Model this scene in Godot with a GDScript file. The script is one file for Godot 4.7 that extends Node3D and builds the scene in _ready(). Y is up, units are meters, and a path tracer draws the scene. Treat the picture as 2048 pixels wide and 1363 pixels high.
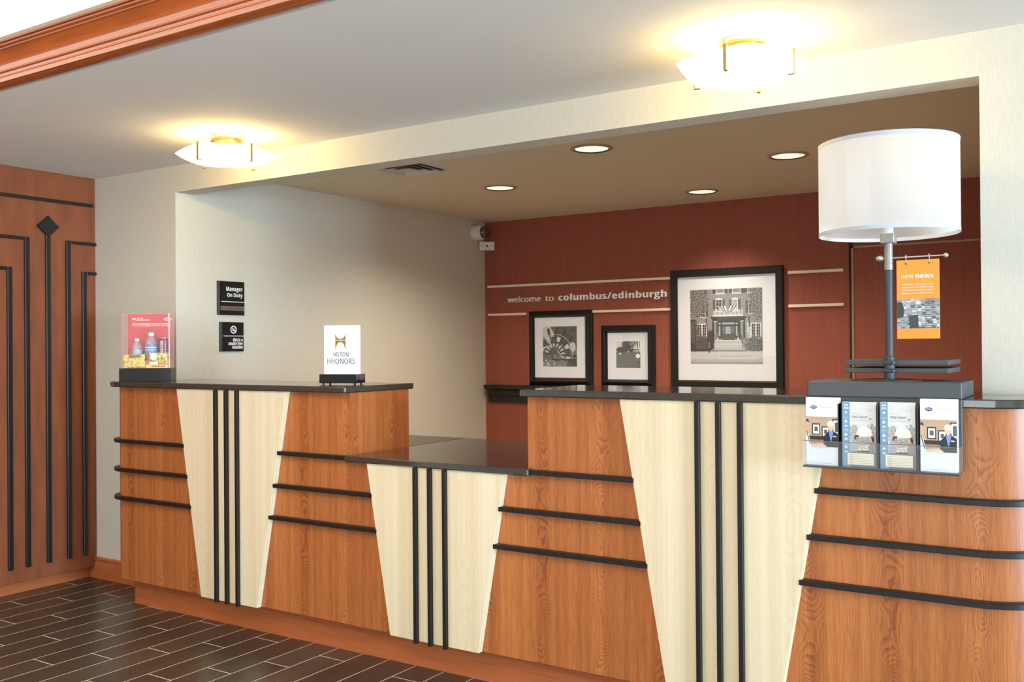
extends Node3D
# Hotel reception desk in front of an alcove, seen from the lobby. Metres, y up, -z into the picture.

const WALL_Z := -3.499      # face of the wall with the wide opening
const BACK_Z := -6.587      # red wall behind the desk
const OPEN_L := -4.508      # left edge of the opening and the alcove's left wall
const OPEN_R := -0.404
const CEIL := 2.412
const HEAD := 2.263         # underside of the header
const DESK_Z := -3.181      # cherry face of the desk
const SLAB_Z := -3.139      # front edge of the granite
const CROWN_Z := -2.044

var M := {}
var used := {}
var rng := RandomNumberGenerator.new()

# ------------------------------------------------------------------ naming
func numbered(n: String) -> String:
	if not used.has(n):
		used[n] = 0
		return n
	used[n] += 1
	return "%s_%03d" % [n, used[n]]

func tag(o: Node, label: String, category := "", group := "", kind := "") -> Node:
	if label != "": o.set_meta("label", label)
	if category != "": o.set_meta("category", category)
	if group != "": o.set_meta("group", group)
	if kind != "": o.set_meta("kind", kind)
	return o

func thing(called: String, label: String, category: String, at := Vector3.ZERO, turn := 0.0, group := "") -> Node3D:
	var o := Node3D.new()
	o.name = numbered(called)
	add_child(o)
	o.position = at
	o.rotation.y = turn
	tag(o, label, category, group)
	return o

func obj(called: String, mesh: Mesh, m: Material, parent: Node = null) -> MeshInstance3D:
	var o := MeshInstance3D.new()
	o.mesh = mesh
	o.material_override = m
	o.cast_shadow = GeometryInstance3D.SHADOW_CASTING_SETTING_ON
	if parent == null:
		o.name = numbered(called)
		add_child(o)
	else:
		o.name = called
		parent.add_child(o, true)
	return o

func struct(called: String, mesh: Mesh, m: Material, label := "") -> MeshInstance3D:
	var o := obj(called, mesh, m)
	tag(o, label, "", "", "structure")
	return o

# ------------------------------------------------------------------ mesh helpers (explicit normals)
func sn() -> SurfaceTool:
	var s := SurfaceTool.new()
	s.begin(Mesh.PRIMITIVE_TRIANGLES)
	return s

func tri(s: SurfaceTool, a: Vector3, b: Vector3, c: Vector3, na: Vector3, nb: Vector3, nc: Vector3, ua := Vector2.ZERO, ub := Vector2.ZERO, uc := Vector2.ZERO) -> void:
	if (b - a).cross(c - a).length_squared() < 1e-16: return
	if (b - a).cross(c - a).dot(na + nb + nc) > 0.0:
		var t := b; b = c; c = t
		t = nb; nb = nc; nc = t
		var u := ub; ub = uc; uc = u
	s.set_normal(na); s.set_uv(ua); s.add_vertex(a)
	s.set_normal(nb); s.set_uv(ub); s.add_vertex(b)
	s.set_normal(nc); s.set_uv(uc); s.add_vertex(c)

func quad(s: SurfaceTool, a: Vector3, b: Vector3, c: Vector3, d: Vector3, n: Vector3) -> void:
	tri(s, a, b, c, n, n, n)
	tri(s, a, c, d, n, n, n)

func quadn(s: SurfaceTool, a: Vector3, b: Vector3, c: Vector3, d: Vector3, na: Vector3, nb: Vector3, nc: Vector3, nd: Vector3) -> void:
	tri(s, a, b, c, na, nb, nc)
	tri(s, a, c, d, na, nc, nd)

# chamfered box from lo to hi
func bx(s: SurfaceTool, lo: Vector3, hi: Vector3, ch := 0.0) -> void:
	var c := (lo + hi) / 2.0
	var h := (hi - lo) / 2.0
	ch = minf(ch, minf(h.x, minf(h.y, h.z)) * 0.9)
	var v := func(sg: Vector3, ax: int) -> Vector3:
		var p := Vector3.ZERO
		for i in 3: p[i] = sg[i] * (h[i] if i == ax else h[i] - ch)
		return c + p
	for ax in 3:
		var i1 := (ax + 1) % 3
		var i2 := (ax + 2) % 3
		for sg in [-1.0, 1.0]:
			var n := Vector3.ZERO
			n[ax] = sg
			var q := []
			for k in [[-1, -1], [1, -1], [1, 1], [-1, 1]]:
				var g := Vector3.ZERO
				g[ax] = sg; g[i1] = k[0]; g[i2] = k[1]
				q.append(v.call(g, ax))
			quad(s, q[0], q[1], q[2], q[3], n)
	if ch <= 0.0: return
	for ax in 3:
		var a := (ax + 1) % 3
		var b := (ax + 2) % 3
		for sa in [-1.0, 1.0]:
			for sb in [-1.0, 1.0]:
				var g0 := Vector3.ZERO
				g0[a] = sa; g0[b] = sb; g0[ax] = -1
				var g1 := g0
				g1[ax] = 1
				var n := Vector3.ZERO
				n[a] = sa; n[b] = sb
				quad(s, v.call(g0, a), v.call(g1, a), v.call(g1, b), v.call(g0, b), n.normalized())
	for sx in [-1.0, 1.0]:
		for sy in [-1.0, 1.0]:
			for sz in [-1.0, 1.0]:
				var g := Vector3(sx, sy, sz)
				var n := g.normalized()
				tri(s, v.call(g, 0), v.call(g, 1), v.call(g, 2), n, n, n)

func box(lo: Vector3, hi: Vector3, ch := 0.0) -> ArrayMesh:
	var s := sn()
	bx(s, lo, hi, ch)
	return s.commit()

# extrude a polygon (u,v) along an axis. axis 0: (z,y) along x; 1: (x,z) along y; 2: (x,y) along z
func to3(p: Vector2, t: float, axis: int) -> Vector3:
	if axis == 0: return Vector3(t, p.y, p.x)
	if axis == 1: return Vector3(p.x, t, p.y)
	return Vector3(p.x, p.y, t)

func area2(poly: PackedVector2Array) -> float:
	var a := 0.0
	for i in poly.size():
		a += poly[i].cross(poly[(i + 1) % poly.size()])
	return a

func inset(poly: PackedVector2Array, d: float) -> PackedVector2Array:
	var out := PackedVector2Array()
	var n := poly.size()
	var sg := 1.0 if area2(poly) > 0 else -1.0
	for i in n:
		var e0 := (poly[i] - poly[(i + n - 1) % n]).normalized()
		var e1 := (poly[(i + 1) % n] - poly[i]).normalized()
		var n0 := Vector2(-e0.y, e0.x) * sg
		var n1 := Vector2(-e1.y, e1.x) * sg
		var m := (n0 + n1)
		m = m / maxf(0.3, m.length_squared()) * 2.0
		out.append(poly[i] + m * d)
	return out

func prism(s: SurfaceTool, poly: PackedVector2Array, t0: float, t1: float, axis: int, ch := 0.0, smooth_deg := 30.0) -> void:
	var n := poly.size()
	var sg := 1.0 if area2(poly) > 0 else -1.0
	var nor := []
	for i in n:
		var e := (poly[(i + 1) % n] - poly[i]).normalized()
		nor.append(Vector2(e.y, -e.x) * sg)
	var cs := cos(deg_to_rad(smooth_deg))
	var ins := inset(poly, ch) if ch > 0 else poly
	for i in n:
		var j := (i + 1) % n
		var np: Vector2 = nor[(i + n - 1) % n]
		var nn: Vector2 = nor[j]
		var nc: Vector2 = nor[i]
		var na := ((np + nc).normalized() if np.dot(nc) > cs else nc)
		var nb := ((nn + nc).normalized() if nn.dot(nc) > cs else nc)
		var A := to3(na, 0, axis)
		var B := to3(nb, 0, axis)
		quadn(s, to3(poly[i], t0 + ch, axis), to3(poly[j], t0 + ch, axis), to3(poly[j], t1 - ch, axis), to3(poly[i], t1 - ch, axis), A, B, B, A)
		if ch > 0:
			var ax := to3(Vector2.ZERO, 1, axis)
			for e in [[t0, t0 + ch, -1.0], [t1, t1 - ch, 1.0]]:
				var Ae: Vector3 = (A + ax * e[2]).normalized()
				var Be: Vector3 = (B + ax * e[2]).normalized()
				quadn(s, to3(ins[i], e[0], axis), to3(ins[j], e[0], axis), to3(poly[j], e[1], axis), to3(poly[i], e[1], axis), Ae, Be, Be, Ae)
	var idx := Geometry2D.triangulate_polygon(ins)
	var up := to3(Vector2.ZERO, 1, axis)
	for k in range(0, idx.size(), 3):
		for e in [[t0, -1.0], [t1, 1.0]]:
			var nn2: Vector3 = up * e[1]
			tri(s, to3(ins[idx[k]], e[0], axis), to3(ins[idx[k + 1]], e[0], axis), to3(ins[idx[k + 2]], e[0], axis), nn2, nn2, nn2)

func pr(poly: Array, t0: float, t1: float, axis: int, ch := 0.0, smooth_deg := 30.0) -> ArrayMesh:
	var s := sn()
	prism(s, PackedVector2Array(poly), t0, t1, axis, ch, smooth_deg)
	return s.commit()

# lathe round y: profile of (r,y)
func lathe(s: SurfaceTool, prof: Array, c: Vector3, segs := 32, smooth := false, basis := Basis.IDENTITY) -> void:
	var nn := []
	for i in prof.size() - 1:
		var e: Vector2 = prof[i + 1] - prof[i]
		nn.append(Vector2(e.y, -e.x).normalized())
	for i in prof.size() - 1:
		var n0: Vector2 = nn[i]
		var n1: Vector2 = nn[i]
		if smooth:
			if i > 0: n0 = (nn[i - 1] + nn[i]).normalized()
			if i < nn.size() - 1: n1 = (nn[i + 1] + nn[i]).normalized()
		for k in segs:
			var a := TAU * k / segs
			var b := TAU * (k + 1) / segs
			var da := Vector3(cos(a), 0, sin(a))
			var db := Vector3(cos(b), 0, sin(b))
			var up := Vector3.UP
			var p: Vector2 = prof[i]
			var q: Vector2 = prof[i + 1]
			quadn(s, c + basis * (da * p.x + up * p.y), c + basis * (db * p.x + up * p.y), c + basis * (db * q.x + up * q.y), c + basis * (da * q.x + up * q.y), basis * (da * n0.x + up * n0.y), basis * (db * n0.x + up * n0.y), basis * (db * n1.x + up * n1.y), basis * (da * n1.x + up * n1.y))

func lt(prof: Array, c := Vector3.ZERO, segs := 32, smooth := false, basis := Basis.IDENTITY) -> ArrayMesh:
	var s := sn()
	lathe(s, prof, c, segs, smooth, basis)
	return s.commit()

func tube(s: SurfaceTool, pts: Array, r: float, segs := 10) -> void:
	var rings := []
	for i in pts.size():
		var d: Vector3 = (pts[mini(i + 1, pts.size() - 1)] - pts[maxi(i - 1, 0)]).normalized()
		var side := d.cross(Vector3.UP if absf(d.y) < 0.9 else Vector3.RIGHT).normalized()
		var up := side.cross(d).normalized()
		var ring := []
		for k in segs:
			var a := TAU * k / segs
			ring.append(side * cos(a) + up * sin(a))
		rings.append(ring)
	for i in pts.size() - 1:
		for k in segs:
			var l := (k + 1) % segs
			var A: Vector3 = rings[i][k]; var B: Vector3 = rings[i][l]; var C: Vector3 = rings[i + 1][l]; var D: Vector3 = rings[i + 1][k]
			quadn(s, pts[i] + A * r, pts[i] + B * r, pts[i + 1] + C * r, pts[i + 1] + D * r, A, B, C, D)
	for e in [[0, 1], [pts.size() - 1, pts.size() - 2]]:
		var n: Vector3 = (pts[e[0]] - pts[e[1]]).normalized()
		for k in segs:
			tri(s, pts[e[0]], pts[e[0]] + rings[e[0]][k] * r, pts[e[0]] + rings[e[0]][(k + 1) % segs] * r, n, n, n)

func tb(pts: Array, r: float, segs := 10) -> ArrayMesh:
	var s := sn()
	tube(s, pts, r, segs)
	return s.commit()

# rectangular ring in the xy plane facing +z; profile of (inset, height off the wall)
func ring_frame(s: SurfaceTool, x0: float, y0: float, x1: float, y1: float, z: float, prof: Array) -> void:
	for i in prof.size() - 1:
		var p: Vector2 = prof[i]
		var q: Vector2 = prof[i + 1]
		var a := [Vector3(x0 + p.x, y0 + p.x, z + p.y), Vector3(x1 - p.x, y0 + p.x, z + p.y), Vector3(x1 - p.x, y1 - p.x, z + p.y), Vector3(x0 + p.x, y1 - p.x, z + p.y)]
		var b := [Vector3(x0 + q.x, y0 + q.x, z + q.y), Vector3(x1 - q.x, y0 + q.x, z + q.y), Vector3(x1 - q.x, y1 - q.x, z + q.y), Vector3(x0 + q.x, y1 - q.x, z + q.y)]
		var e := (q - p).normalized()
		var outs := [Vector3(0, -1, 0), Vector3(1, 0, 0), Vector3(0, 1, 0), Vector3(-1, 0, 0)]
		for k in 4:
			var l := (k + 1) % 4
			var n: Vector3 = (outs[k] * e.y + Vector3(0, 0, 1) * e.x).normalized()
			quad(s, a[k], a[l], b[l], b[k], n)

# picture rectangle facing +z with a texture
func print_quad(x0: float, y0: float, x1: float, y1: float, z: float) -> ArrayMesh:
	var s := sn()
	var n := Vector3(0, 0, 1)
	var P := [Vector3(x0, y0, z), Vector3(x1, y0, z), Vector3(x1, y1, z), Vector3(x0, y1, z)]
	var U := [Vector2(0, 1), Vector2(1, 1), Vector2(1, 0), Vector2(0, 0)]
	tri(s, P[0], P[1], P[2], n, n, n, U[0], U[1], U[2])
	tri(s, P[0], P[2], P[3], n, n, n, U[0], U[2], U[3])
	return s.commit()

# lettering: text fitted into a rectangle (x0..x1, baseline y, cap height h) facing +z at z
var fonts := {}
func font(bold: bool, serif := false) -> Font:
	var k := "%s%s" % [bold, serif]
	if not fonts.has(k):
		var f := SystemFont.new()
		f.font_names = PackedStringArray(["Droid Serif" if serif else "Droid Sans"])
		f.font_weight = 700 if bold else 400
		fonts[k] = f
	return fonts[k]

func text_arrays(t: String, bold: bool, depth: float, step := 2.0) -> Array:
	var tm := TextMesh.new()
	tm.text = t
	tm.font = font(bold)
	tm.font_size = 48
	tm.pixel_size = 0.01
	tm.depth = 1.0
	tm.curve_step = step
	tm.horizontal_alignment = HORIZONTAL_ALIGNMENT_LEFT
	return tm.surface_get_arrays(0)

func text_mesh(t: String, bold: bool, x0: float, x1: float, y0: float, y1: float, z: float, depth: float, step := 4.0, warp = null, keep := false) -> ArrayMesh:
	# the ink's bounding box is laid exactly over x0..x1, y0..y1 (keep: keeps the letters' own width, right or left of x0)
	var ar := text_arrays(t, bold, depth, step)
	var v: PackedVector3Array = ar[Mesh.ARRAY_VERTEX]
	var lo := v[0]
	var hi := v[0]
	for p in v:
		lo = lo.min(p); hi = hi.max(p)
	var sy := (y1 - y0) / (hi.y - lo.y)
	var sx := (x1 - x0) / (hi.x - lo.x)
	if keep: sx = sy
	for i in v.size():
		var p := Vector3(x0 + (v[i].x - lo.x) * sx, y0 + (v[i].y - lo.y) * sy, z + (v[i].z - lo.z) / maxf(1e-6, hi.z - lo.z) * depth)
		v[i] = warp.call(p) if warp != null else p
	ar[Mesh.ARRAY_VERTEX] = v
	var am := ArrayMesh.new()
	var out := []
	out.resize(Mesh.ARRAY_MAX)
	out[Mesh.ARRAY_VERTEX] = v
	out[Mesh.ARRAY_NORMAL] = ar[Mesh.ARRAY_NORMAL]
	out[Mesh.ARRAY_INDEX] = ar[Mesh.ARRAY_INDEX]
	am.add_surface_from_arrays(Mesh.PRIMITIVE_TRIANGLES, out)
	return am

# ------------------------------------------------------------------ materials
func mat(c: Color, rough := 0.6, spec := 0.5, metal := 0.0) -> StandardMaterial3D:
	var m := StandardMaterial3D.new()
	m.albedo_color = c
	m.roughness = rough
	m.metallic_specular = spec
	m.metallic = metal
	return m

func c8(r: int, g: int, b: int) -> Color:
	return Color8(r, g, b)

func tri_mat(img: Image, size_x: float, size_y: float, rough: float, spec := 0.5, off := Vector3.ZERO) -> StandardMaterial3D:
	var m := mat(Color.WHITE, rough, spec)
	m.albedo_texture = ImageTexture.create_from_image(img)
	m.uv1_triplanar = true
	m.uv1_world_triplanar = true
	m.uv1_triplanar_sharpness = 8.0
	m.uv1_scale = Vector3(1.0 / size_x, 1.0 / size_y, 1.0 / size_x)
	m.uv1_offset = off
	return m

# plain-sawn veneer, grain along the image's y; leaves of lw metres
func veneer(w: int, h: int, wm: float, hm: float, leaves: int, light: Color, dark: Color, ring: float, ring_amt: float, streak: float, band: float, sd: int) -> Image:
	var n := FastNoiseLite.new()
	n.seed = sd
	n.noise_type = FastNoiseLite.TYPE_SIMPLEX_SMOOTH
	n.fractal_type = FastNoiseLite.FRACTAL_NONE
	n.frequency = 1.0
	var data := PackedByteArray()
	data.resize(w * h * 3)
	var lw := wm / leaves
	var colw := PackedFloat32Array()
	for x in w:
		var X := x * wm / w
		var tw := X / wm * TAU
		colw.append(n.get_noise_3d(cos(tw) * 1.6, sin(tw) * 1.6, 5.0) * 0.7 + n.get_noise_3d(cos(tw) * 7.0, sin(tw) * 7.0, 9.0) * 0.5)
	for y in h:
		var Y := y * hm / h
		var ty := Y / hm * TAU
		var drow := []
		for l in leaves:
			drow.append([n.get_noise_3d(cos(ty) * 0.55, sin(ty) * 0.55, l * 7.3) * 0.10, n.get_noise_3d(cos(ty) * 0.9, sin(ty) * 0.9, l * 3.1 + 50.0) * 0.022])
		for x in w:
			var X := x * wm / w
			var l := int(X / lw) % leaves
			var lx := X - (l + 0.5) * lw
			lx += drow[l][1]
			var d: float = 0.03 + drow[l][0] + n.get_noise_2d(lx * 22.0 + l * 11.0, Y * 6.0) * 0.004
			var r := sqrt(lx * lx * 1.3 + d * d) + n.get_noise_2d(lx * 90.0 + l * 19.0, Y * 45.0) * 0.0011
			var f := r / ring
			f = f - floorf(f)
			var line := f * f * f * (1.0 if f < 0.9 else (1.0 - f) * 10.0)
			var st := n.get_noise_2d(X * 900.0, Y * 14.0) * 0.6 + n.get_noise_2d(X * 320.0, Y * 4.0) * 0.6
			var k := clampf(0.30 + ring_amt * (0.22 + 0.9 * exp(-lx * lx / 0.0014)) * line + streak * st + band * colw[x], 0.0, 1.0)
			var c := light.lerp(dark, k)
			var o := (y * w + x) * 3
			data[o] = int(c.r * 255.0)
			data[o + 1] = int(c.g * 255.0)
			data[o + 2] = int(c.b * 255.0)
	return Image.create_from_data(w, h, false, Image.FORMAT_RGB8, data)

# streaky image: noise stretched along y, plus optional dashes
func fabric(w: int, h: int, base: Color, amt: float, fx: float, fy: float, sd: int, dashes := 0, dash_col := Color.WHITE) -> Image:
	var n := FastNoiseLite.new()
	n.seed = sd
	n.noise_type = FastNoiseLite.TYPE_VALUE
	n.fractal_octaves = 2
	n.frequency = 1.0
	var data := PackedByteArray()
	data.resize(w * h * 3)
	for y in h:
		for x in w:
			var wx := absf(float(x) / w - 0.5) * 2.0
			var k := 1.0 + amt * n.get_noise_2d(wx * fx, absf(float(y) / h - 0.5) * 2.0 * fy)
			var o := (y * w + x) * 3
			data[o] = int(clampf(base.r * k, 0, 1) * 255.0)
			data[o + 1] = int(clampf(base.g * k, 0, 1) * 255.0)
			data[o + 2] = int(clampf(base.b * k, 0, 1) * 255.0)
	var im := Image.create_from_data(w, h, false, Image.FORMAT_RGB8, data)
	var r := RandomNumberGenerator.new()
	r.seed = sd
	for i in dashes:
		var x := r.randi_range(0, w - 3)
		var y := r.randi_range(0, h - 20)
		var L := r.randi_range(4, 13)
		im.fill_rect(Rect2i(x, y, 1, L), base.lerp(dash_col, r.randf_range(0.2, 0.5)))
	return im

func print_mat(im: Image, rough := 0.5) -> StandardMaterial3D:
	var m := mat(Color.WHITE, rough)
	m.albedo_texture = ImageTexture.create_from_image(im)
	m.texture_repeat = false
	return m

# ------------------------------------------------------------------ little raster painter for printed pictures
func pic(w: int, h: int, c: Color) -> Image:
	var im := Image.create(w, h, false, Image.FORMAT_RGB8)
	im.fill(c)
	return im
func g1(v: float) -> Color:
	return Color(v, v, v)
func rc(im: Image, x0: float, y0: float, x1: float, y1: float, c: Color) -> void:
	im.fill_rect(Rect2i(int(x0), int(y0), maxi(1, int(x1) - int(x0)), maxi(1, int(y1) - int(y0))), c)
func poly(im: Image, pts: Array, c: Color) -> void:
	var P := PackedVector2Array()
	var lo := Vector2(1e9, 1e9)
	var hi := -lo
	for k in range(0, pts.size(), 2):
		var p := Vector2(pts[k], pts[k + 1])
		P.append(p); lo = lo.min(p); hi = hi.max(p)
	for y in range(maxi(0, int(lo.y)), mini(im.get_height(), int(hi.y) + 1)):
		for x in range(maxi(0, int(lo.x)), mini(im.get_width(), int(hi.x) + 1)):
			if Geometry2D.is_point_in_polygon(Vector2(x + 0.5, y + 0.5), P): im.set_pixel(x, y, c)
func oval(im: Image, cx: float, cy: float, rx: float, ry: float, c: Color) -> void:
	for y in range(maxi(0, int(cy - ry)), mini(im.get_height(), int(cy + ry) + 1)):
		for x in range(maxi(0, int(cx - rx)), mini(im.get_width(), int(cx + rx) + 1)):
			if pow((x + 0.5 - cx) / rx, 2) + pow((y + 0.5 - cy) / ry, 2) <= 1.0: im.set_pixel(x, y, c)
func seg(im: Image, x0: float, y0: float, x1: float, y1: float, wd: float, c: Color) -> void:
	var d := Vector2(x1 - x0, y1 - y0).normalized()
	var n := Vector2(-d.y, d.x) * wd * 0.5
	poly(im, [x0 + n.x, y0 + n.y, x1 + n.x, y1 + n.y, x1 - n.x, y1 - n.y, x0 - n.x, y0 - n.y], c)
func blob(im: Image, cx: float, cy: float, rx: float, ry: float, lo: float, hi: float, fr: float, sd: int, tint := Color.WHITE) -> void:
	# mottled clump (foliage, smoke)
	var n := FastNoiseLite.new()
	n.seed = sd
	n.frequency = fr
	for y in range(maxi(0, int(cy - ry)), mini(im.get_height(), int(cy + ry) + 1)):
		for x in range(maxi(0, int(cx - rx)), mini(im.get_width(), int(cx + rx) + 1)):
			var d := pow((x - cx) / rx, 2) + pow((y - cy) / ry, 2)
			var v := n.get_noise_2d(x, y)
			if d + v * 0.9 < 0.85:
				var k := clampf(0.5 + n.get_noise_2d(x * 1.5 + 99.0, y * 1.5) * 1.4, 0, 1)
				var g := lerpf(lo, hi, k)
				im.set_pixel(x, y, Color(g * tint.r, g * tint.g, g * tint.b))

# ------------------------------------------------------------------ lights
func omni(called: String, at: Vector3, e: float, c: Color, size := 0.03, parent: Node = null) -> OmniLight3D:
	var l := OmniLight3D.new()
	l.name = called
	l.light_energy = e
	l.light_color = c
	l.light_size = size
	l.omni_range = 14.0
	l.omni_attenuation = 2.0
	l.shadow_enabled = true
	(self if parent == null else parent).add_child(l, true)
	l.position = at
	return l

func area_light(called: String, at: Vector3, towards: Vector3, w: float, h: float, e: float, c: Color) -> void:
	var l := AreaLight3D.new()
	l.name = called
	l.light_energy = e
	l.light_color = c
	l.area_size = Vector2(w, h)
	l.area_normalize_energy = true
	l.area_range = 20.0
	l.area_attenuation = 2.0
	l.shadow_enabled = true
	add_child(l, true)
	l.look_at_from_position(at, at + towards, Vector3.UP if absf(towards.y) < 0.9 else Vector3.BACK)

# ==================================================================
func _ready() -> void:
	rng.seed = 7
	# --- camera
	var cam := Camera3D.new()
	cam.name = "camera"
	add_child(cam)
	cam.position = Vector3(0, 1.38, 0)
	cam.rotation_order = EULER_ORDER_YXZ
	cam.rotation = Vector3(0.00528462372, 0.57241391, -0.00784283252)
	cam.keep_aspect = Camera3D.KEEP_HEIGHT
	cam.fov = rad_to_deg(2.0 * atan(681.5 / 1908.64))
	cam.near = 0.05
	cam.far = 60.0
	cam.current = true
	# --- sky and exposure
	var we := WorldEnvironment.new()
	we.name = "world_environment"
	var env := Environment.new()
	env.background_mode = Environment.BG_SKY
	var sky := Sky.new()
	var sm := ProceduralSkyMaterial.new()
	sm.sky_top_color = Color(0.45, 0.62, 0.9)
	sm.sky_horizon_color = Color(0.85, 0.9, 0.97)
	sm.ground_bottom_color = Color(0.45, 0.44, 0.42)
	sm.ground_horizon_color = Color(0.8, 0.82, 0.84)
	sky.sky_material = sm
	env.sky = sky
	env.background_energy_multiplier = 1.0
	env.tonemap_mode = Environment.TONE_MAPPER_LINEAR
	env.tonemap_exposure = 1.03
	env.sdfgi_enabled = true
	env.ssao_enabled = true
	env.ssil_enabled = true
	we.environment = env
	add_child(we)
	# --- large area lights: the lit ceiling panel in the tray, and daylight through the two windows
	area_light("ceiling_panel_light", Vector3(-3.0, 2.55, -0.75), Vector3.DOWN, 4.2, 2.3, 5.6, Color(1.0, 0.98, 0.95))
	area_light("window_light", Vector3(8.1, 1.3, -1.1), Vector3(-1, 0, 0), 2.6, 1.9, 120.0, Color(0.77, 0.90, 1.0))
	area_light("entrance_light", Vector3(0.2, 1.35, 4.4), Vector3(0, 0, -1), 3.2, 1.9, 12.5, Color(0.95, 0.98, 1.0))

	make_materials()
	room()
	floor_tiles()
	left_panelling()
	desk()
	countertops()
	alcove()
	pictures()
	lettering()
	ceiling_lamps()
	downlights()
	vent()
	security_camera()
	wall_signs()
	snack_display()
	white_sign()
	holder_and_lamp()

func make_materials() -> void:
	M.wallpaper = tri_mat(fabric(512, 512, c8(216, 208, 192), 0.03, 190.0, 10.0, 3, 360, c8(240, 234, 220)), 0.62, 0.62, 0.75, 0.3)
	M.red = tri_mat(fabric(512, 256, c8(152, 84, 66), 0.13, 230.0, 3.0, 5), 0.6, 0.9, 0.6, 0.35)
	M.ceiling = mat(c8(228, 224, 220), 0.9, 0.2)
	M.alcove_ceiling = mat(c8(228, 216, 188), 0.9, 0.2)
	M.cherry = tri_mat(veneer(1024, 768, 1.28, 1.3, 5, c8(206, 128, 70), c8(120, 54, 22), 0.0075, 0.50, 0.24, 0.24, 11), 1.28, 1.3, 0.38, 0.45)
	M.maple = tri_mat(veneer(512, 512, 0.8, 1.25, 3, c8(241, 225, 194), c8(212, 182, 138), 0.02, 0.22, 0.10, 0.25, 23), 0.8, 1.25, 0.42, 0.4)
	# stained panelling and mouldings: cloudy figure, grain upright or lengthwise
	M.panel = tri_mat(fabric(512, 512, c8(136, 76, 49), 0.10, 16.0, 4.0, 31), 1.1, 1.1, 0.32, 0.45)
	M.moulding = tri_mat(fabric(256, 256, c8(184, 102, 58), 0.10, 5.0, 60.0, 37), 1.4, 0.5, 0.3, 0.5)
	M.crown = tri_mat(fabric(256, 256, c8(156, 78, 34), 0.12, 5.0, 60.0, 37), 1.4, 0.5, 0.17, 0.6)
	M.black = mat(c8(31, 28, 26), 0.42, 0.4)
	M.black_satin = mat(c8(30, 28, 27), 0.28, 0.5)
	M.black_gloss = mat(c8(16, 14, 15), 0.06, 0.55)
	# granite: black with pale flecks
	var gi := pic(512, 512, c8(58, 53, 48))
	var r := RandomNumberGenerator.new()
	r.seed = 4
	for i in 5200:
		var b := r.randf()
		gi.set_pixel(r.randi_range(0, 511), r.randi_range(0, 511), c8(84, 77, 69).lerp(c8(176, 168, 152), b * b * b))
	M.granite = tri_mat(gi, 0.7, 0.7, 0.09, 0.6)
	M.black_lam = mat(c8(34, 32, 30), 0.22, 0.5)
	M.white = mat(c8(236, 236, 234), 0.5)
	M.white_plastic = mat(c8(226, 222, 214), 0.45)
	M.lens_dark = mat(c8(84, 82, 80), 0.1, 0.6)
	M.brass = mat(c8(206, 172, 104), 0.32, 0.5, 1.0)
	M.gold = mat(c8(190, 146, 74), 0.3, 0.5, 1.0)
	M.batten = mat(c8(244, 224, 198), 0.45)
	M.text_white = mat(c8(248, 246, 242), 0.5)
	M.paper = mat(c8(240, 240, 242), 0.6)
	M.mat_board = mat(c8(240, 242, 248), 0.7)
	M.grey = mat(c8(74, 77, 79), 0.55)
	M.grey_metal = mat(c8(148, 145, 138), 0.4, 0.5, 0.3)
	M.grey_dark = mat(c8(58, 61, 64), 0.5)
	M.steel = mat(c8(190, 186, 178), 0.3, 0.5, 0.7)
	M.sign_black = mat(c8(26, 25, 25), 0.35)
	M.sign_brown = mat(c8(120, 98, 84), 0.5)
	var gl := mat(Color(0.95, 0.98, 0.98, 0.02), 0.02, 0.5)
	gl.transparency = BaseMaterial3D.TRANSPARENCY_ALPHA
	M.clear = gl
	var wg := mat(Color(0.97, 0.99, 1.0, 0.02), 0.02, 0.5)
	wg.transparency = BaseMaterial3D.TRANSPARENCY_ALPHA
	M.pane = wg
	var lm := mat(c8(250, 248, 240), 0.4)
	lm.emission_enabled = true
	lm.emission = Color(1.0, 0.98, 0.93)
	lm.emission_energy_multiplier = 1.0
	M.lamp_glass = lm
	var dl := mat(c8(250, 246, 232), 0.4)
	dl.emission_enabled = true
	dl.emission = Color(1.0, 0.97, 0.86)
	dl.emission_energy_multiplier = 1.0
	M.downlight = dl
	var sh := mat(c8(186, 187, 189), 0.8, 0.2)
	sh.backlight_enabled = true
	sh.backlight = Color(1, 1, 1)
	sh.cull_mode = BaseMaterial3D.CULL_DISABLED
	M.shade = sh
	M.shade_trim = mat(c8(190, 190, 198), 0.7)

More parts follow.
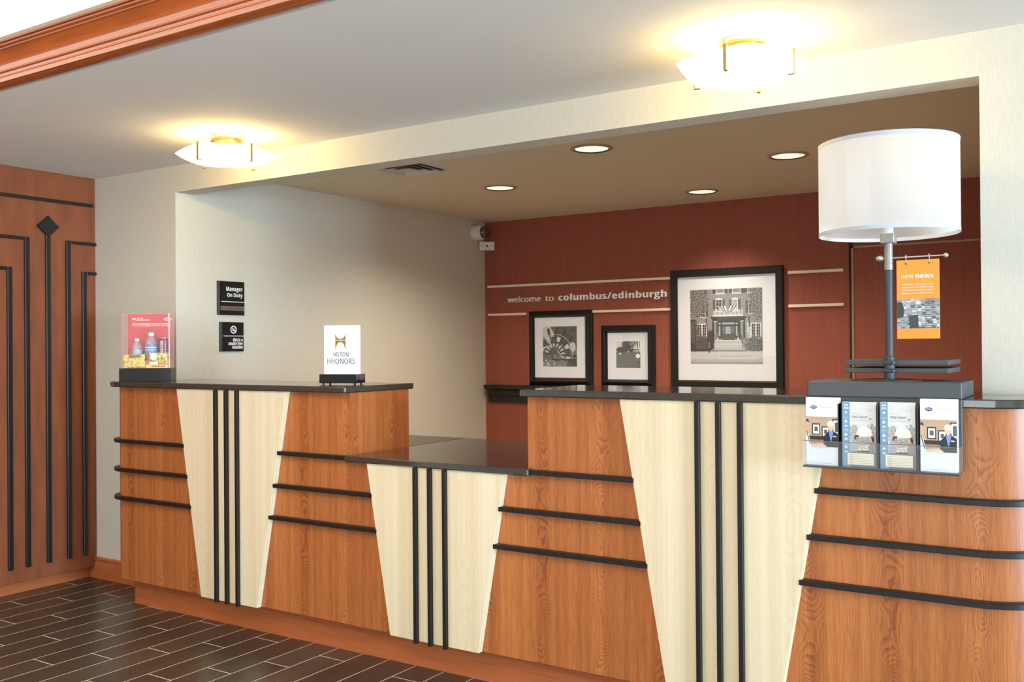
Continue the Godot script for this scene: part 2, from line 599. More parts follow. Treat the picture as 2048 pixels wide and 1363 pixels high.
# ------------------------------------------------------------------ the room
func room() -> void:
	# wall with the wide opening: three pieces of one wall
	var s := sn()
	bx(s, Vector3(-5.5, 0, -3.625), Vector3(OPEN_L, CEIL, WALL_Z))
	bx(s, Vector3(OPEN_L, HEAD, -3.625), Vector3(OPEN_R, CEIL, WALL_Z))
	bx(s, Vector3(OPEN_R, 0, -3.625), Vector3(8.35, CEIL, WALL_Z))
	struct("wall_front", s.commit(), M.wallpaper, "cream patterned wallpaper wall with the wide opening above the desk")
	struct("wall_left", box(Vector3(-5.5, 0, WALL_Z), Vector3(-5.35, 2.75, 4.65)), M.wallpaper, "lobby side wall behind the wood panelling")
	struct("wall_alcove_left", box(Vector3(-4.65, 0, -6.75), Vector3(OPEN_L, CEIL, -3.625)), M.wallpaper, "cream wallpapered side wall of the alcove with two black signs")
	struct("wall_alcove_right", box(Vector3(OPEN_R, 0, -6.75), Vector3(-0.26, CEIL, -3.625)), M.wallpaper, "far side wall of the alcove")
	# ceilings
	struct("ceiling", box(Vector3(-5.5, CEIL, WALL_Z - 0.06), Vector3(8.35, 2.75, CROWN_Z - 0.06)), M.ceiling, "low greyish white lobby ceiling carrying two glass lamps")
	struct("ceiling_alcove", box(Vector3(-4.65, CEIL, -6.75), Vector3(-0.26, 2.6, WALL_Z - 0.06)), M.alcove_ceiling, "tan alcove ceiling with four round downlights")
	struct("ceiling_tray", box(Vector3(-5.5, 2.575, CROWN_Z + 0.02), Vector3(8.35, 2.75, 4.65)), M.ceiling, "raised white ceiling beyond the wood crown moulding")
	struct("trim_fascia", box(Vector3(-5.35, 2.549, CROWN_Z - 0.06), Vector3(8.2, 2.75, CROWN_Z + 0.058)), mat(c8(172, 154, 132), 0.8, 0.2), "beige band above the crown moulding")
	# crown moulding: profile (z, y)
	var h := func(y: float) -> float: return y
	var cz := CROWN_Z
	var P := [Vector2(cz - 0.03, 2.406), Vector2(cz + 0.004, 2.406), Vector2(cz + 0.011, 2.411), Vector2(cz + 0.012, 2.424)]
	for k in 7:
		var a := -PI / 2 + k / 6.0 * PI
		P.append(Vector2(cz + 0.015 + 0.007 * cos(a), 2.431 + 0.006 * sin(a)))
	P.append_array([Vector2(cz + 0.012, 2.438), Vector2(cz + 0.012, 2.442)])
	for k in 7:
		var a := -PI / 2 + k / 6.0 * PI
		P.append(Vector2(cz + 0.018 + 0.009 * cos(a), 2.449 + 0.006 * sin(a)))
	P.append(Vector2(cz + 0.017, 2.456))
	for k in 11:
		var t := k / 10.0
		P.append(Vector2(cz + 0.018 + 0.029 * t * t, 2.458 + 0.062 * t))
	P.append_array([Vector2(cz + 0.051, 2.520), Vector2(cz + 0.051, 2.525)])
	for k in 7:
		var a := -PI / 2 + k / 6.0 * PI
		P.append(Vector2(cz + 0.054 + 0.007 * cos(a), 2.532 + 0.006 * sin(a)))
	P.append_array([Vector2(cz + 0.053, 2.540), Vector2(cz + 0.061, 2.542), Vector2(cz + 0.061, 2.549), Vector2(cz + 0.020, 2.549), Vector2(cz + 0.020, 2.4115), Vector2(cz - 0.03, 2.4115)])
	struct("trim_1", pr(P, -5.35, 8.2, 0, 0.0, 50.0), M.crown, "glossy cherry crown moulding along the edge of the raised ceiling")
	# baseboard of the front wall, left of the desk and right of it
	for e in [[-5.35, -4.53], [-0.25, 8.2]]:
		var bp := [Vector2(WALL_Z, 0.0), Vector2(WALL_Z + 0.016, 0.0), Vector2(WALL_Z + 0.016, 0.088), Vector2(WALL_Z + 0.012, 0.092), Vector2(WALL_Z + 0.012, 0.110), Vector2(WALL_Z + 0.018, 0.114), Vector2(WALL_Z + 0.018, 0.122), Vector2(WALL_Z + 0.006, 0.128), Vector2(WALL_Z, 0.128)]
		struct("baseboard_front", pr(bp, e[0], e[1], 0), M.moulding, "cherry baseboard under the cream wall")
	# the rest of the lobby, behind and beside the camera
	var w := sn()
	bx(w, Vector3(8.2, 0, WALL_Z), Vector3(8.35, 0.3, 4.65))
	bx(w, Vector3(8.2, 2.25, WALL_Z), Vector3(8.35, 2.75, 4.65))
	bx(w, Vector3(8.2, 0.3, WALL_Z), Vector3(8.35, 2.25, -2.45))
	bx(w, Vector3(8.2, 0.3, 0.25), Vector3(8.35, 2.25, 4.65))
	struct("wall_right", w.commit(), M.wallpaper, "lobby wall with the side window")
	var e2 := sn()
	bx(e2, Vector3(-5.35, 0, 4.5), Vector3(-1.5, 2.75, 4.65))
	bx(e2, Vector3(1.9, 0, 4.5), Vector3(8.2, 2.75, 4.65))
	bx(e2, Vector3(-1.5, 2.3, 4.5), Vector3(1.9, 2.75, 4.65))
	bx(e2, Vector3(-1.5, 0, 4.5), Vector3(1.9, 0.4, 4.65))
	struct("wall_rear", e2.commit(), M.wallpaper, "entrance wall with its glazing")
	var fr := sn()
	for z in [-2.45, -1.13, 0.20]: bx(fr, Vector3(8.22, 0.3, z), Vector3(8.30, 2.25, z + 0.05))
	for y in [0.3, 2.2]: bx(fr, Vector3(8.22, y, -2.45), Vector3(8.30, y + 0.05, 0.25))
	var w1 := struct("window_1", fr.commit(), M.white, "side window of the lobby")
	obj("pane", box(Vector3(8.255, 0.3, -2.45), Vector3(8.261, 2.25, 0.25)), M.pane, w1)
	var f2 := sn()
	for x in [-1.5, -0.4, 0.75, 1.85]: bx(f2, Vector3(x, 0.4, 4.55), Vector3(x + 0.05, 2.3, 4.62))
	for y in [0.4, 2.25]: bx(f2, Vector3(-1.5, y, 4.55), Vector3(1.9, y + 0.05, 4.62))
	var w2 := struct("window_2", f2.commit(), M.white, "entrance glazing of the lobby")
	obj("pane", box(Vector3(-1.5, 0.4, 4.58), Vector3(1.9, 2.3, 4.586)), M.pane, w2)
	# lit panel in the tray ceiling
	var pl := thing("ceiling_light_panel", "large white lit panel filling the raised ceiling above the lobby", "ceiling light", Vector3(-3.0, 2.575, -0.75))
	obj("diffuser", box(Vector3(-2.2, -0.012, -1.24), Vector3(2.2, -0.001, 1.24)), M.lamp_glass, pl)
	# pale carpet of the seating area, in front of the plank floor
	tag(obj("lobby_carpet", box(Vector3(-5.2, 0.0005, -1.35), Vector3(8.1, 0.012, 4.4), 0.004), mat(c8(206, 202, 196), 0.95, 0.1)), "pale grey carpet of the lobby seating area, in front of the plank floor", "carpet")

func floor_tiles() -> void:
	var grout := mat(c8(232, 218, 198), 0.8, 0.2)
	var fl := struct("floor", box(Vector3(-5.5, -0.12, -6.75), Vector3(8.35, -0.0007, 4.65)), grout, "dark brown plank tile floor with pale grout lines")
	# streaky plank faces: a few variants
	var mats := []
	for k in 4:
		var base: Color = [c8(71, 60, 50), c8(66, 56, 47), c8(76, 65, 55), c8(69, 57, 47)][k]
		var im := fabric(256, 128, base, 0.30, 60.0, 2.0, 60 + k)
		var m := tri_mat(im, 0.31, 1.3, 0.30, 0.45, Vector3(k * 0.23, 0, k * 0.31))
		m.uv1_scale = Vector3(1.0 / 0.31, 1.0, 1.0 / 1.3)
		mats.append(m)
	var pw := 0.1515
	var pl := 0.5965
	var gap := 0.0046
	var full := box(Vector3(-pw / 2 + gap / 2, -0.006, -pl / 2 + gap / 2), Vector3(pw / 2 - gap / 2, 0, pl / 2 - gap / 2), 0.0008)
	var rest := sn()
	var count := 0
	var todo := []
	for k in range(-88, 10):
		# k counts columns to the left of x = -4.27
		var xr := -4.27 - pw * k
		if xr > 8.2 or xr - pw < -5.36: continue
		var z0 := fposmod(-2.65 + 0.186 * (k + 1) - 0.186, pl)
		for j in range(-7, 8):
			var z := z0 + j * pl + pl / 2
			if z + pl / 2 < -3.50 or z - pl / 2 > 4.4: continue
			todo.append(Vector3(xr - pw / 2, 0, z))
	todo.sort_custom(func(a, b): return (a - Vector3(-3.6, 0, -2.9)).length() < (b - Vector3(-3.6, 0, -2.9)).length())
	for p in todo:
		var za: float = maxf(p.z - pl / 2 + gap / 2, WALL_Z)
		var zb: float = minf(p.z + pl / 2 - gap / 2, 4.5)
		if count < 220 and p.z < -0.9 and p.x < -0.2:
			var o: MeshInstance3D
			var mt = mats[rng.randi() % 4]
			if za > p.z - pl / 2 + gap:
				o = obj("tile", box(Vector3(-pw / 2 + gap / 2, -0.006, za - p.z), Vector3(pw / 2 - gap / 2, 0, zb - p.z), 0.0008), mt, fl)
			else:
				o = obj("tile", full, mt, fl)
			o.position = p
			count += 1
		else:
			bx(rest, Vector3(p.x - pw / 2 + gap / 2, -0.006, za), Vector3(p.x + pw / 2 - gap / 2, 0, zb), 0.0)
	var ro := obj("tiles_beyond", rest.commit(), mats[0], fl)
	tag(ro, "", "", "", "stuff")
	# carpet-free service floor inside the alcove
	obj("alcove_floor", box(Vector3(OPEN_L, -0.004, BACK_Z), Vector3(OPEN_R, 0.0, WALL_Z - 0.001)), mat(c8(96, 82, 70), 0.7), fl)

func left_panelling() -> void:
	var t := thing("wood_panelling", "tall reddish cherry wall panelling with black diamond and stepped black bars", "wall panel", Vector3(-5.35, 0, 0))
	# local x: out of the wall; faces +x
	var X := 0.092
	obj("panel", box(Vector3(0.0, 0.07, WALL_Z + 0.001), Vector3(X, CEIL - 0.002, 0.8), 0.002), M.panel, t)
	obj("toe_base", box(Vector3(0.0, 0.0, WALL_Z + 0.02), Vector3(0.037, 0.07, 0.8)), M.moulding, t)
	var F := X + 0.018
	obj("band", box(Vector3(X, 2.236, -3.478), Vector3(F, 2.255, 0.8), 0.003), M.black_satin, t)
	for k in 4:
		var zc := -3.19 + k * 0.616
		# diamond with its stem
		obj("diamond", pr([Vector2(zc - 0.066, 2.093), Vector2(zc, 2.155), Vector2(zc + 0.066, 2.093), Vector2(zc, 2.031)], X, F + 0.004, 0, 0.004), M.black_satin, t)
		obj("bar", box(Vector3(X, 0.15, zc - 0.0135), Vector3(F, 2.045, zc + 0.0135), 0.003), M.black_satin, t)
		for sg in [-1.0, 1.0]:
			for b in [[0.126, 2.022], [0.2275, 1.845]]:
				var z: float = zc + sg * b[0]
				obj("bar", box(Vector3(X, 0.15, z - 0.0135), Vector3(F, b[1], z + 0.0135), 0.003), M.black_satin, t)
				# the short return to the neighbouring motif
				var z1: float = zc + sg * 0.308
				var lo := minf(z + sg * 0.0135, z1)
				var hi := maxf(z + sg * 0.0135, z1)
				lo = maxf(lo, WALL_Z + 0.003)
				obj("bar", box(Vector3(X, b[1] - 0.018, lo), Vector3(F, b[1], hi), 0.003), M.black_satin, t)

# ------------------------------------------------------------------ the desk
func arc(cx: float, cz: float, r: float, a0: float, a1: float, n := 12) -> Array:
	var out := []
	for i in n + 1:
		var a := deg_to_rad(lerpf(a0, a1, float(i) / n))
		out.append(Vector2(cx + r * cos(a), cz + r * sin(a)))
	return out

const XL := -4.653
const XR := -0.20
const RR := 0.19
func panel_edges(k: int, y: float) -> Vector2:
	# left and right edge of maple panel k at height y
	var T: Array = [[-4.062, -3.284, 1.166, -3.884, -3.484, 0.148], [-2.791, -2.074, 0.872, -2.665, -2.204, 0.148], [-1.565, -0.808, 1.178, -1.388, -0.987, 0.148]][k]
	var t: float = (T[2] - y) / (T[2] - T[5])
	return Vector2(lerpf(T[0], T[3], t), lerpf(T[1], T[4], t))

func rail_path(off: float, left: bool) -> Array:
	# plan line of the rounded desk corner at distance off from the face
	var r := 0.12
	if left:
		var p := [Vector2(XL - off, -3.40)]
		p.append_array(arc(XL + r, DESK_Z - r, r + off, 180, 90))
		return p
	var q := arc(XR - RR, DESK_Z - RR, RR + off, 90, 0)
	q.append(Vector2(XR + off, -3.40))
	return q

func desk() -> void:
	var t := thing("reception_desk", "long cherry reception desk with three pale maple panels and black rails", "reception desk")
	var r := 0.12
	# cherry carcasses
	var lp := [Vector2(XL, WALL_Z + 0.002)]
	lp.append_array(arc(XL + r, DESK_Z - r, r, 180, 90))
	lp.append_array([Vector2(-2.909, DESK_Z), Vector2(-2.909, -3.592), Vector2(OPEN_L + 0.003, -3.592), Vector2(OPEN_L + 0.003, WALL_Z + 0.002)])
	obj("cherry_carcass", pr(lp, 0.146, 1.1775, 1, 0.001), M.cherry, t)
	obj("cherry_carcass", box(Vector3(-2.909, 0.146, -3.592), Vector3(-1.979, 0.875, DESK_Z)), M.cherry, t)
	var rp := [Vector2(-1.979, -3.592), Vector2(-1.979, DESK_Z)]
	rp.append_array(arc(XR - RR, DESK_Z - RR, RR, 90, 0))
	rp.append_array([Vector2(XR, WALL_Z + 0.002), Vector2(OPEN_R - 0.003, WALL_Z + 0.002), Vector2(OPEN_R - 0.003, -3.592)])
	obj("cherry_carcass", pr(rp, 0.146, 1.1825, 1, 0.001), M.cherry, t)
	# toe kick
	var kp := [Vector2(-4.583, WALL_Z + 0.03)]
	kp.append_array(arc(-4.583 + 0.05, -3.251 - 0.05, 0.05, 180, 90, 6))
	kp.append_array(arc(-0.33 - 0.05, -3.251 - 0.05, 0.05, 90, 0, 6))
	kp.append(Vector2(-0.33, WALL_Z + 0.03))
	obj("toe_kick", pr(kp, 0.0, 0.146, 1), M.moulding, t)
	# maple panels with three black strips each
	var tops := [1.1775, 0.875, 1.1825]
	var strips := [[-3.767, -3.691, -3.615], [-2.524, -2.448, -2.371], [-1.270, -1.194, -1.117]]
	for k in 3:
		var a := panel_edges(k, tops[k])
		var b := panel_edges(k, 0.146)
		var pn := obj("maple_panel", pr([Vector2(b.x, 0.146), Vector2(b.y, 0.146), Vector2(a.y, tops[k]), Vector2(a.x, tops[k])], DESK_Z, DESK_Z + 0.028, 2, 0.0012), M.maple, t)
		for x in strips[k]:
			obj("black_strip", box(Vector3(x, 0.139, DESK_Z + 0.028), Vector3(x + 0.0175, tops[k] - 0.001, DESK_Z + 0.0455), 0.0012), M.black, pn)
	# black rails in three heights
	var ys := [0.8885, 0.7345, 0.5835]
	for i in 3:
		var y: float = ys[i]
		var y0 := y - 0.009
		var y1 := y + 0.009
		var e0 := panel_edges(0, y)
		var e1 := panel_edges(1, minf(y, 0.872))
		var e2 := panel_edges(2, y)
		var zf := DESK_Z + 0.03
		# round the left corner
		var outer := rail_path(0.03, true)
		var inner := rail_path(0.0, true)
		inner.reverse()
		var pl := outer + [Vector2(e0.x + 0.006, zf), Vector2(e0.x + 0.006, DESK_Z)] + inner
		obj("rail", pr(pl, y0, y1, 1, 0.0014), M.black, t)
		var x1 := -2.908 if i == 0 else e1.x + 0.004
		obj("rail", box(Vector3(e0.y - 0.004, y0, DESK_Z), Vector3(x1, y1, zf), 0.0014), M.black, t)
		var x0 := -1.954 if i == 0 else e1.y - 0.004
		obj("rail", box(Vector3(x0, y0, DESK_Z), Vector3(e2.x + 0.004, y1, zf), 0.0014), M.black, t)
		var ro := rail_path(0.03, false)
		var ri := rail_path(0.0, false)
		ri.reverse()
		var prr := [Vector2(e2.y - 0.004, DESK_Z), Vector2(e2.y - 0.004, zf)] + ro + ri
		obj("rail", pr(prr, y0 + 0.012, y1 + 0.012, 1, 0.0014), M.black, t)

func countertops() -> void:
	var r := 0.15
	var a := [Vector2(XL - 0.042, WALL_Z + 0.001)]
	a.append_array(arc(XL - 0.042 + r, SLAB_Z - r, r, 180, 90))
	a.append_array(arc(-2.903 - 0.008, SLAB_Z - 0.008, 0.008, 90, 0, 4))
	a.append_array([Vector2(-2.903, -3.622), Vector2(OPEN_L + 0.002, -3.622), Vector2(OPEN_L + 0.002, WALL_Z + 0.001)])
	tag(obj("countertop", pr(a, 1.178, 1.2055, 1, 0.004), M.granite), "polished black granite top of the left high counter, carrying the snack case and white sign", "countertop")
	var b := [Vector2(-2.907, -4.065), Vector2(-2.907, SLAB_Z)]
	b.append_array(arc(-1.956 - 0.012, SLAB_Z - 0.012, 0.012, 90, 0, 5))
	b.append_array([Vector2(-1.956, DESK_Z + 0.001), Vector2(-1.981, DESK_Z + 0.001), Vector2(-1.981, -4.065)])
	tag(obj("countertop", pr(b, 0.8755, 0.902, 1, 0.004), M.granite), "lower polished black granite top between the two high counters", "countertop")
	var c := [Vector2(-1.992, -3.622)]
	c.append_array([Vector2(-1.992, SLAB_Z - 0.006), Vector2(-1.986, SLAB_Z)])
	c.append_array(arc(XR + 0.042 - 0.21, SLAB_Z - 0.21, 0.21, 90, 0))
	c.append_array([Vector2(XR + 0.042, WALL_Z + 0.001), Vector2(OPEN_R - 0.002, WALL_Z + 0.001), Vector2(OPEN_R - 0.002, -3.622)])
	tag(obj("countertop", pr(c, 1.183, 1.2105, 1, 0.004), M.granite), "polished black granite top of the right high counter, under the grey lamp stand", "countertop")
	# staff side worktop behind the left counter
	var w := thing("staff_worktop", "dull black staff worktop behind the left high counter, level with the low top", "worktop")
	obj("top", box(Vector3(OPEN_L + 0.002, 0.8755, -4.065), Vector3(-2.911, 0.902, -3.595), 0.003), M.black_lam, w)
	obj("support", box(Vector3(OPEN_L + 0.01, 0.0, -4.02), Vector3(-2.95, 0.8755, -3.60)), M.cherry, w)
	var w2 := thing("staff_cabinet", "cherry staff cabinet carrying the back of the low granite top", "cabinet")
	obj("body", box(Vector3(-2.88, 0.0, -4.02), Vector3(-2.0, 0.8755, -3.60)), M.cherry, w2)

# ------------------------------------------------------------------ alcove
func alcove() -> void:
	struct("wall_back", box(Vector3(-4.65, 0, -6.75), Vector3(-0.26, CEIL, BACK_Z)), M.red, "brick red wallpapered back wall with framed photographs")
	# door in the red wall
	var d := struct("door_1", box(Vector3(-1.525, 0.005, BACK_Z), Vector3(-0.56, 2.012, BACK_Z + 0.006)), M.red, "red papered door at the right of the back wall")
	var s := sn()
	bx(s, Vector3(-1.540, 0.0, BACK_Z), Vector3(-1.527, 2.027, BACK_Z + 0.012))
	bx(s, Vector3(-1.540, 2.014, BACK_Z), Vector3(-0.56, 2.027, BACK_Z + 0.012))
	obj("edge_strip", s.commit(), mat(c8(170, 138, 100), 0.4), d)
	obj("dark_reveal", box(Vector3(-1.557, 0.0, BACK_Z), Vector3(-1.541, 2.20, BACK_Z + 0.008)), mat(c8(48, 22, 18), 0.7), d)
	# pale battens
	var B := [["upper left pale wood batten on the red wall, running above the welcome lettering", -4.473, -2.832, 1.864, 1.883], ["short pale wood batten on the red wall, left of the waterwheel photograph", -4.470, -4.097, 1.631, 1.650], ["pale wood batten on the red wall, running under the welcome lettering to the large frame", -3.489, -2.832, 1.633, 1.652], ["upper of the two short pale wood battens right of the large frame", -1.965, -1.593, 1.862, 1.882], ["lower of the two short pale wood battens right of the large frame", -1.962, -1.590, 1.631, 1.651]]
	for b in B:
		var o := obj("wall_batten", box(Vector3(b[1], b[3], BACK_Z), Vector3(b[2], b[4], BACK_Z + 0.02), 0.002), M.batten)
		tag(o, b[0], "batten", "pale battens on the red wall")
	# black picture ledge with a crown profile
	var z := BACK_Z
	var P := [Vector2(z, 1.063), Vector2(z + 0.090, 1.063), Vector2(z + 0.090, 1.032), Vector2(z + 0.080, 1.029)]
	for k in 7:
		var a := k / 6.0 * PI / 2
		P.append(Vector2(z + 0.074 - 0.044 * sin(a), 0.972 + 0.052 * cos(a)))
	P.append_array([Vector2(z + 0.022, 0.968), Vector2(z + 0.022, 0.918), Vector2(z, 0.918)])
	tag(obj("picture_ledge", pr(P, -4.468, -1.60, 0, 0.0, 40.0), M.black_satin), "black moulded ledge along the red wall, the framed photographs standing on it", "ledge")

func frame_thing(label: String, x0: float, y0: float, x1: float, y1: float, mx0: float, my0: float, mx1: float, my1: float, px0: float, py0: float, px1: float, py1: float, photo: Image, fancy: bool) -> void:
	var cx := (x0 + x1) / 2
	var t := thing("framed_photograph", label, "framed photo", Vector3(cx, y0, BACK_Z + 0.002), 0.0, "framed photographs on the black ledge")
	var w := mx0 - x0
	var s := sn()
	var prof := [Vector2(0, 0), Vector2(0, 0.032), Vector2(0.004, 0.036), Vector2(w - 0.006, 0.036), Vector2(w - 0.002, 0.030), Vector2(w, 0.020)]
	if fancy: prof = [Vector2(0, 0), Vector2(0, 0.018), Vector2(w * 0.22, 0.026), Vector2(w * 0.30, 0.034), Vector2(w * 0.62, 0.046), Vector2(w * 0.78, 0.044), Vector2(w * 0.9, 0.030), Vector2(w, 0.018)]
	ring_frame(s, x0 - cx, 0.0, x1 - cx, y1 - y0, 0.0, prof)
	obj("frame", s.commit(), M.black, t)
	obj("mat_board", box(Vector3(mx0 - cx - 0.003, my0 - y0 - 0.003, 0.004), Vector3(mx1 - cx + 0.003, my1 - y0 + 0.003, 0.016)), M.mat_board, t)
	obj("photo", print_quad(px0 - cx, py0 - y0, px1 - cx, py1 - y0, 0.0166), print_mat(contrast(photo, 1.2), 0.5), t)
	obj("glass", box(Vector3(mx0 - cx - 0.001, my0 - y0 - 0.001, 0.018), Vector3(mx1 - cx + 0.001, my1 - y0 + 0.001, 0.0195)), M.pane, t)

func pictures() -> void:
	frame_thing("medium black frame holding a grey photo of a wooden waterwheel, leftmost on the ledge", -4.066, 1.0635, -3.490, 1.658, -4.013, 1.129, -3.560, 1.603, -3.938, 1.214, -3.628, 1.533, photo_wheel(), true)
	frame_thing("smallest black frame, holding a grey photo of round bales in a field", -3.413, 1.0635, -2.966, 1.531, -3.357, 1.113, -3.018, 1.478, -3.285, 1.208, -3.083, 1.410, photo_field(), true)
	frame_thing("largest black frame, holding a black and white photo of a house front with steps", -2.830, 1.0635, -1.995, 1.926, -2.776, 1.124, -2.051, 1.872, -2.680, 1.240, -2.144, 1.777, photo_house(), false)

func contrast(im: Image, g: float) -> Image:
	for y in im.get_height():
		for x in im.get_width():
			var v := im.get_pixel(x, y).r
			im.set_pixel(x, y, g1(clampf(pow(v, g) * 1.06, 0.0, 1.0)))
	return im

func photo_house() -> Image:
	var im := pic(212, 214, g1(0.62))
	# clapboards
	for y in range(0, 150, 4): rc(im, 0, y, 212, y + 1, g1(0.52))
	# top windows
	for e in [[26, 50], [68, 112], [116, 160], [160, 200]]:
		rc(im, e[0], 0, e[1], 13, g1(0.30))
		rc(im, e[0] + 9, 0, e[1] - 9, 13, g1(0.78))
		rc(im, e[0] + 12, 0, e[1] - 12, 10, g1(0.55))
		rc(im, e[0] + 7, 12, e[1] - 7, 15, g1(0.85))
	# second-floor windows with shutters
	for e in [[22, 54, 42, 78], [68, 104, 30, 62], [116, 150, 30, 62], [164, 196, 34, 70]]:
		rc(im, e[0], e[2], e[1], e[3], g1(0.38))
		rc(im, e[0] + 8, e[2] - 3, e[1] - 8, e[3] + 3, g1(0.90))
		rc(im, e[0] + 10, e[2], e[1] - 10, e[3], g1(0.20) if e[0] != 116 else g1(0.66))
		for q in 3: rc(im, e[0] + 10, e[2] + (q + 1) * 9, e[1] - 10, e[2] + (q + 1) * 9 + 1, g1(0.85))
		rc(im, (e[0] + e[1]) / 2, e[2], (e[0] + e[1]) / 2 + 1, e[3], g1(0.85))
	poly(im, [76, 31, 86, 25, 98, 31], g1(0.92))
	poly(im, [124, 31, 133, 25, 145, 31], g1(0.92))
	# balcony rail and bunting
	rc(im, 68, 74, 156, 78, g1(0.9))
	for x in range(70, 156, 4): rc(im, x, 58, x + 2, 76, g1(0.86))
	for q in 5:
		var gg := 0.92 if q % 2 == 0 else 0.35
		poly(im, [80 + q * 5, 48, 85 + q * 5, 48, 112, 72 - q, 108, 74 - q], g1(gg))
		poly(im, [140 - q * 5, 48, 145 - q * 5, 48, 117, 74 - q, 113, 72 - q], g1(gg))
	oval(im, 112, 66, 7, 7, g1(0.7))
	# ground-floor windows
	for e in [[20, 50], [178, 208]]:
		rc(im, e[0], 98, e[1], 140, g1(0.9))
		rc(im, e[0] + 3, 101, e[0] + 13, 138, g1(0.14))
		rc(im, e[1] - 13, 101, e[1] - 3, 138, g1(0.14))
		for q in 4: rc(im, e[0], 108 + q * 8, e[1], 109 + q * 8, g1(0.85))
		for xx in [e[0] + 8, e[1] - 8]: rc(im, xx, 100, xx + 1, 138, g1(0.85))
	# portico
	rc(im, 66, 84, 162, 142, g1(0.08))
	poly(im, [60, 79, 168, 79, 163, 86, 65, 86], g1(0.13))
	rc(im, 62, 79, 166, 81, g1(0.32))
	for x in [71, 149]:
		rc(im, x, 94, x + 8, 146, g1(0.55))
		rc(im, x + 2, 94, x + 4, 146, g1(0.68))
		rc(im, x - 2, 91, x + 10, 94, g1(0.8))
	rc(im, 96, 96, 132, 101, g1(0.72))
	for x in [85, 135]:
		rc(im, x, 97, x + 6, 101, g1(0.8))
		rc(im, x, 106, x + 5, 134, g1(0.7))
	rc(im, 96, 105, 132, 146, g1(0.26))
	rc(im, 105, 108, 121, 128, g1(0.74))
	for q in 3: rc(im, 105 + q * 5 + 4, 108, 105 + q * 5 + 5, 128, g1(0.5))
	for q in 3: rc(im, 105, 112 + q * 5, 121, 113 + q * 5, g1(0.5))
	rc(im, 99, 108, 101, 126, g1(0.7))
	rc(im, 126, 108, 128, 126, g1(0.7))
	for x in [82, 142]:
		poly(im, [x - 5, 136, x, 122, x + 5, 136], g1(0.45))
		rc(im, x - 2, 138, x + 2, 146, g1(0.85))
	# steps
	for q in 7:
		rc(im, 74 - q * 1.5, 146 + q * 4, 152 + q * 1.5, 149 + q * 4, g1(0.86))
		rc(im, 74 - q * 1.5, 149 + q * 4, 152 + q * 1.5, 150 + q * 4, g1(0.42))
	seg(im, 72, 130, 68, 170, 2, g1(0.1))
	seg(im, 150, 130, 156, 170, 2, g1(0.1))
	# trees, flags and shrubs
	blob(im, 8, 30, 50, 56, 0.04, 0.80, 0.20, 3)
	blob(im, 208, 36, 40, 62, 0.04, 0.84, 0.20, 4)
	rc(im, 0, 86, 18, 180, g1(0.06))
	blob(im, 10, 120, 16, 34, 0.05, 0.6, 0.2, 5)
	blob(im, 34, 156, 26, 26, 0.04, 0.5, 0.2, 6)
	blob(im, 60, 150, 12, 36, 0.03, 0.3, 0.2, 7)
	blob(im, 190, 160, 32, 28, 0.04, 0.7, 0.2, 8)
	for q in 4: seg(im, 168 + q * 3, 96 + q * 3, 170 + q * 4, 140, 1.6, g1(0.92))
	seg(im, 173, 80, 176, 110, 3, g1(0.12))
	seg(im, 48, 84, 52, 128, 3, g1(0.2))
	rc(im, 0, 172, 66, 180, g1(0.06))
	# street
	rc(im, 0, 178, 212, 214, g1(0.80))
	rc(im, 60, 174, 166, 179, g1(0.58))
	rc(im, 88, 190, 182, 193, g1(0.72))
	rc(im, 0, 200, 212, 214, g1(0.74))
	rc(im, 0, 209, 212, 214, g1(0.68))
	seg(im, 14, 100, 14, 180, 2, g1(0.04))
	rc(im, 54, 152, 59, 168, g1(0.5))
	rc(im, 55, 168, 58, 182, g1(0.2))
	return im

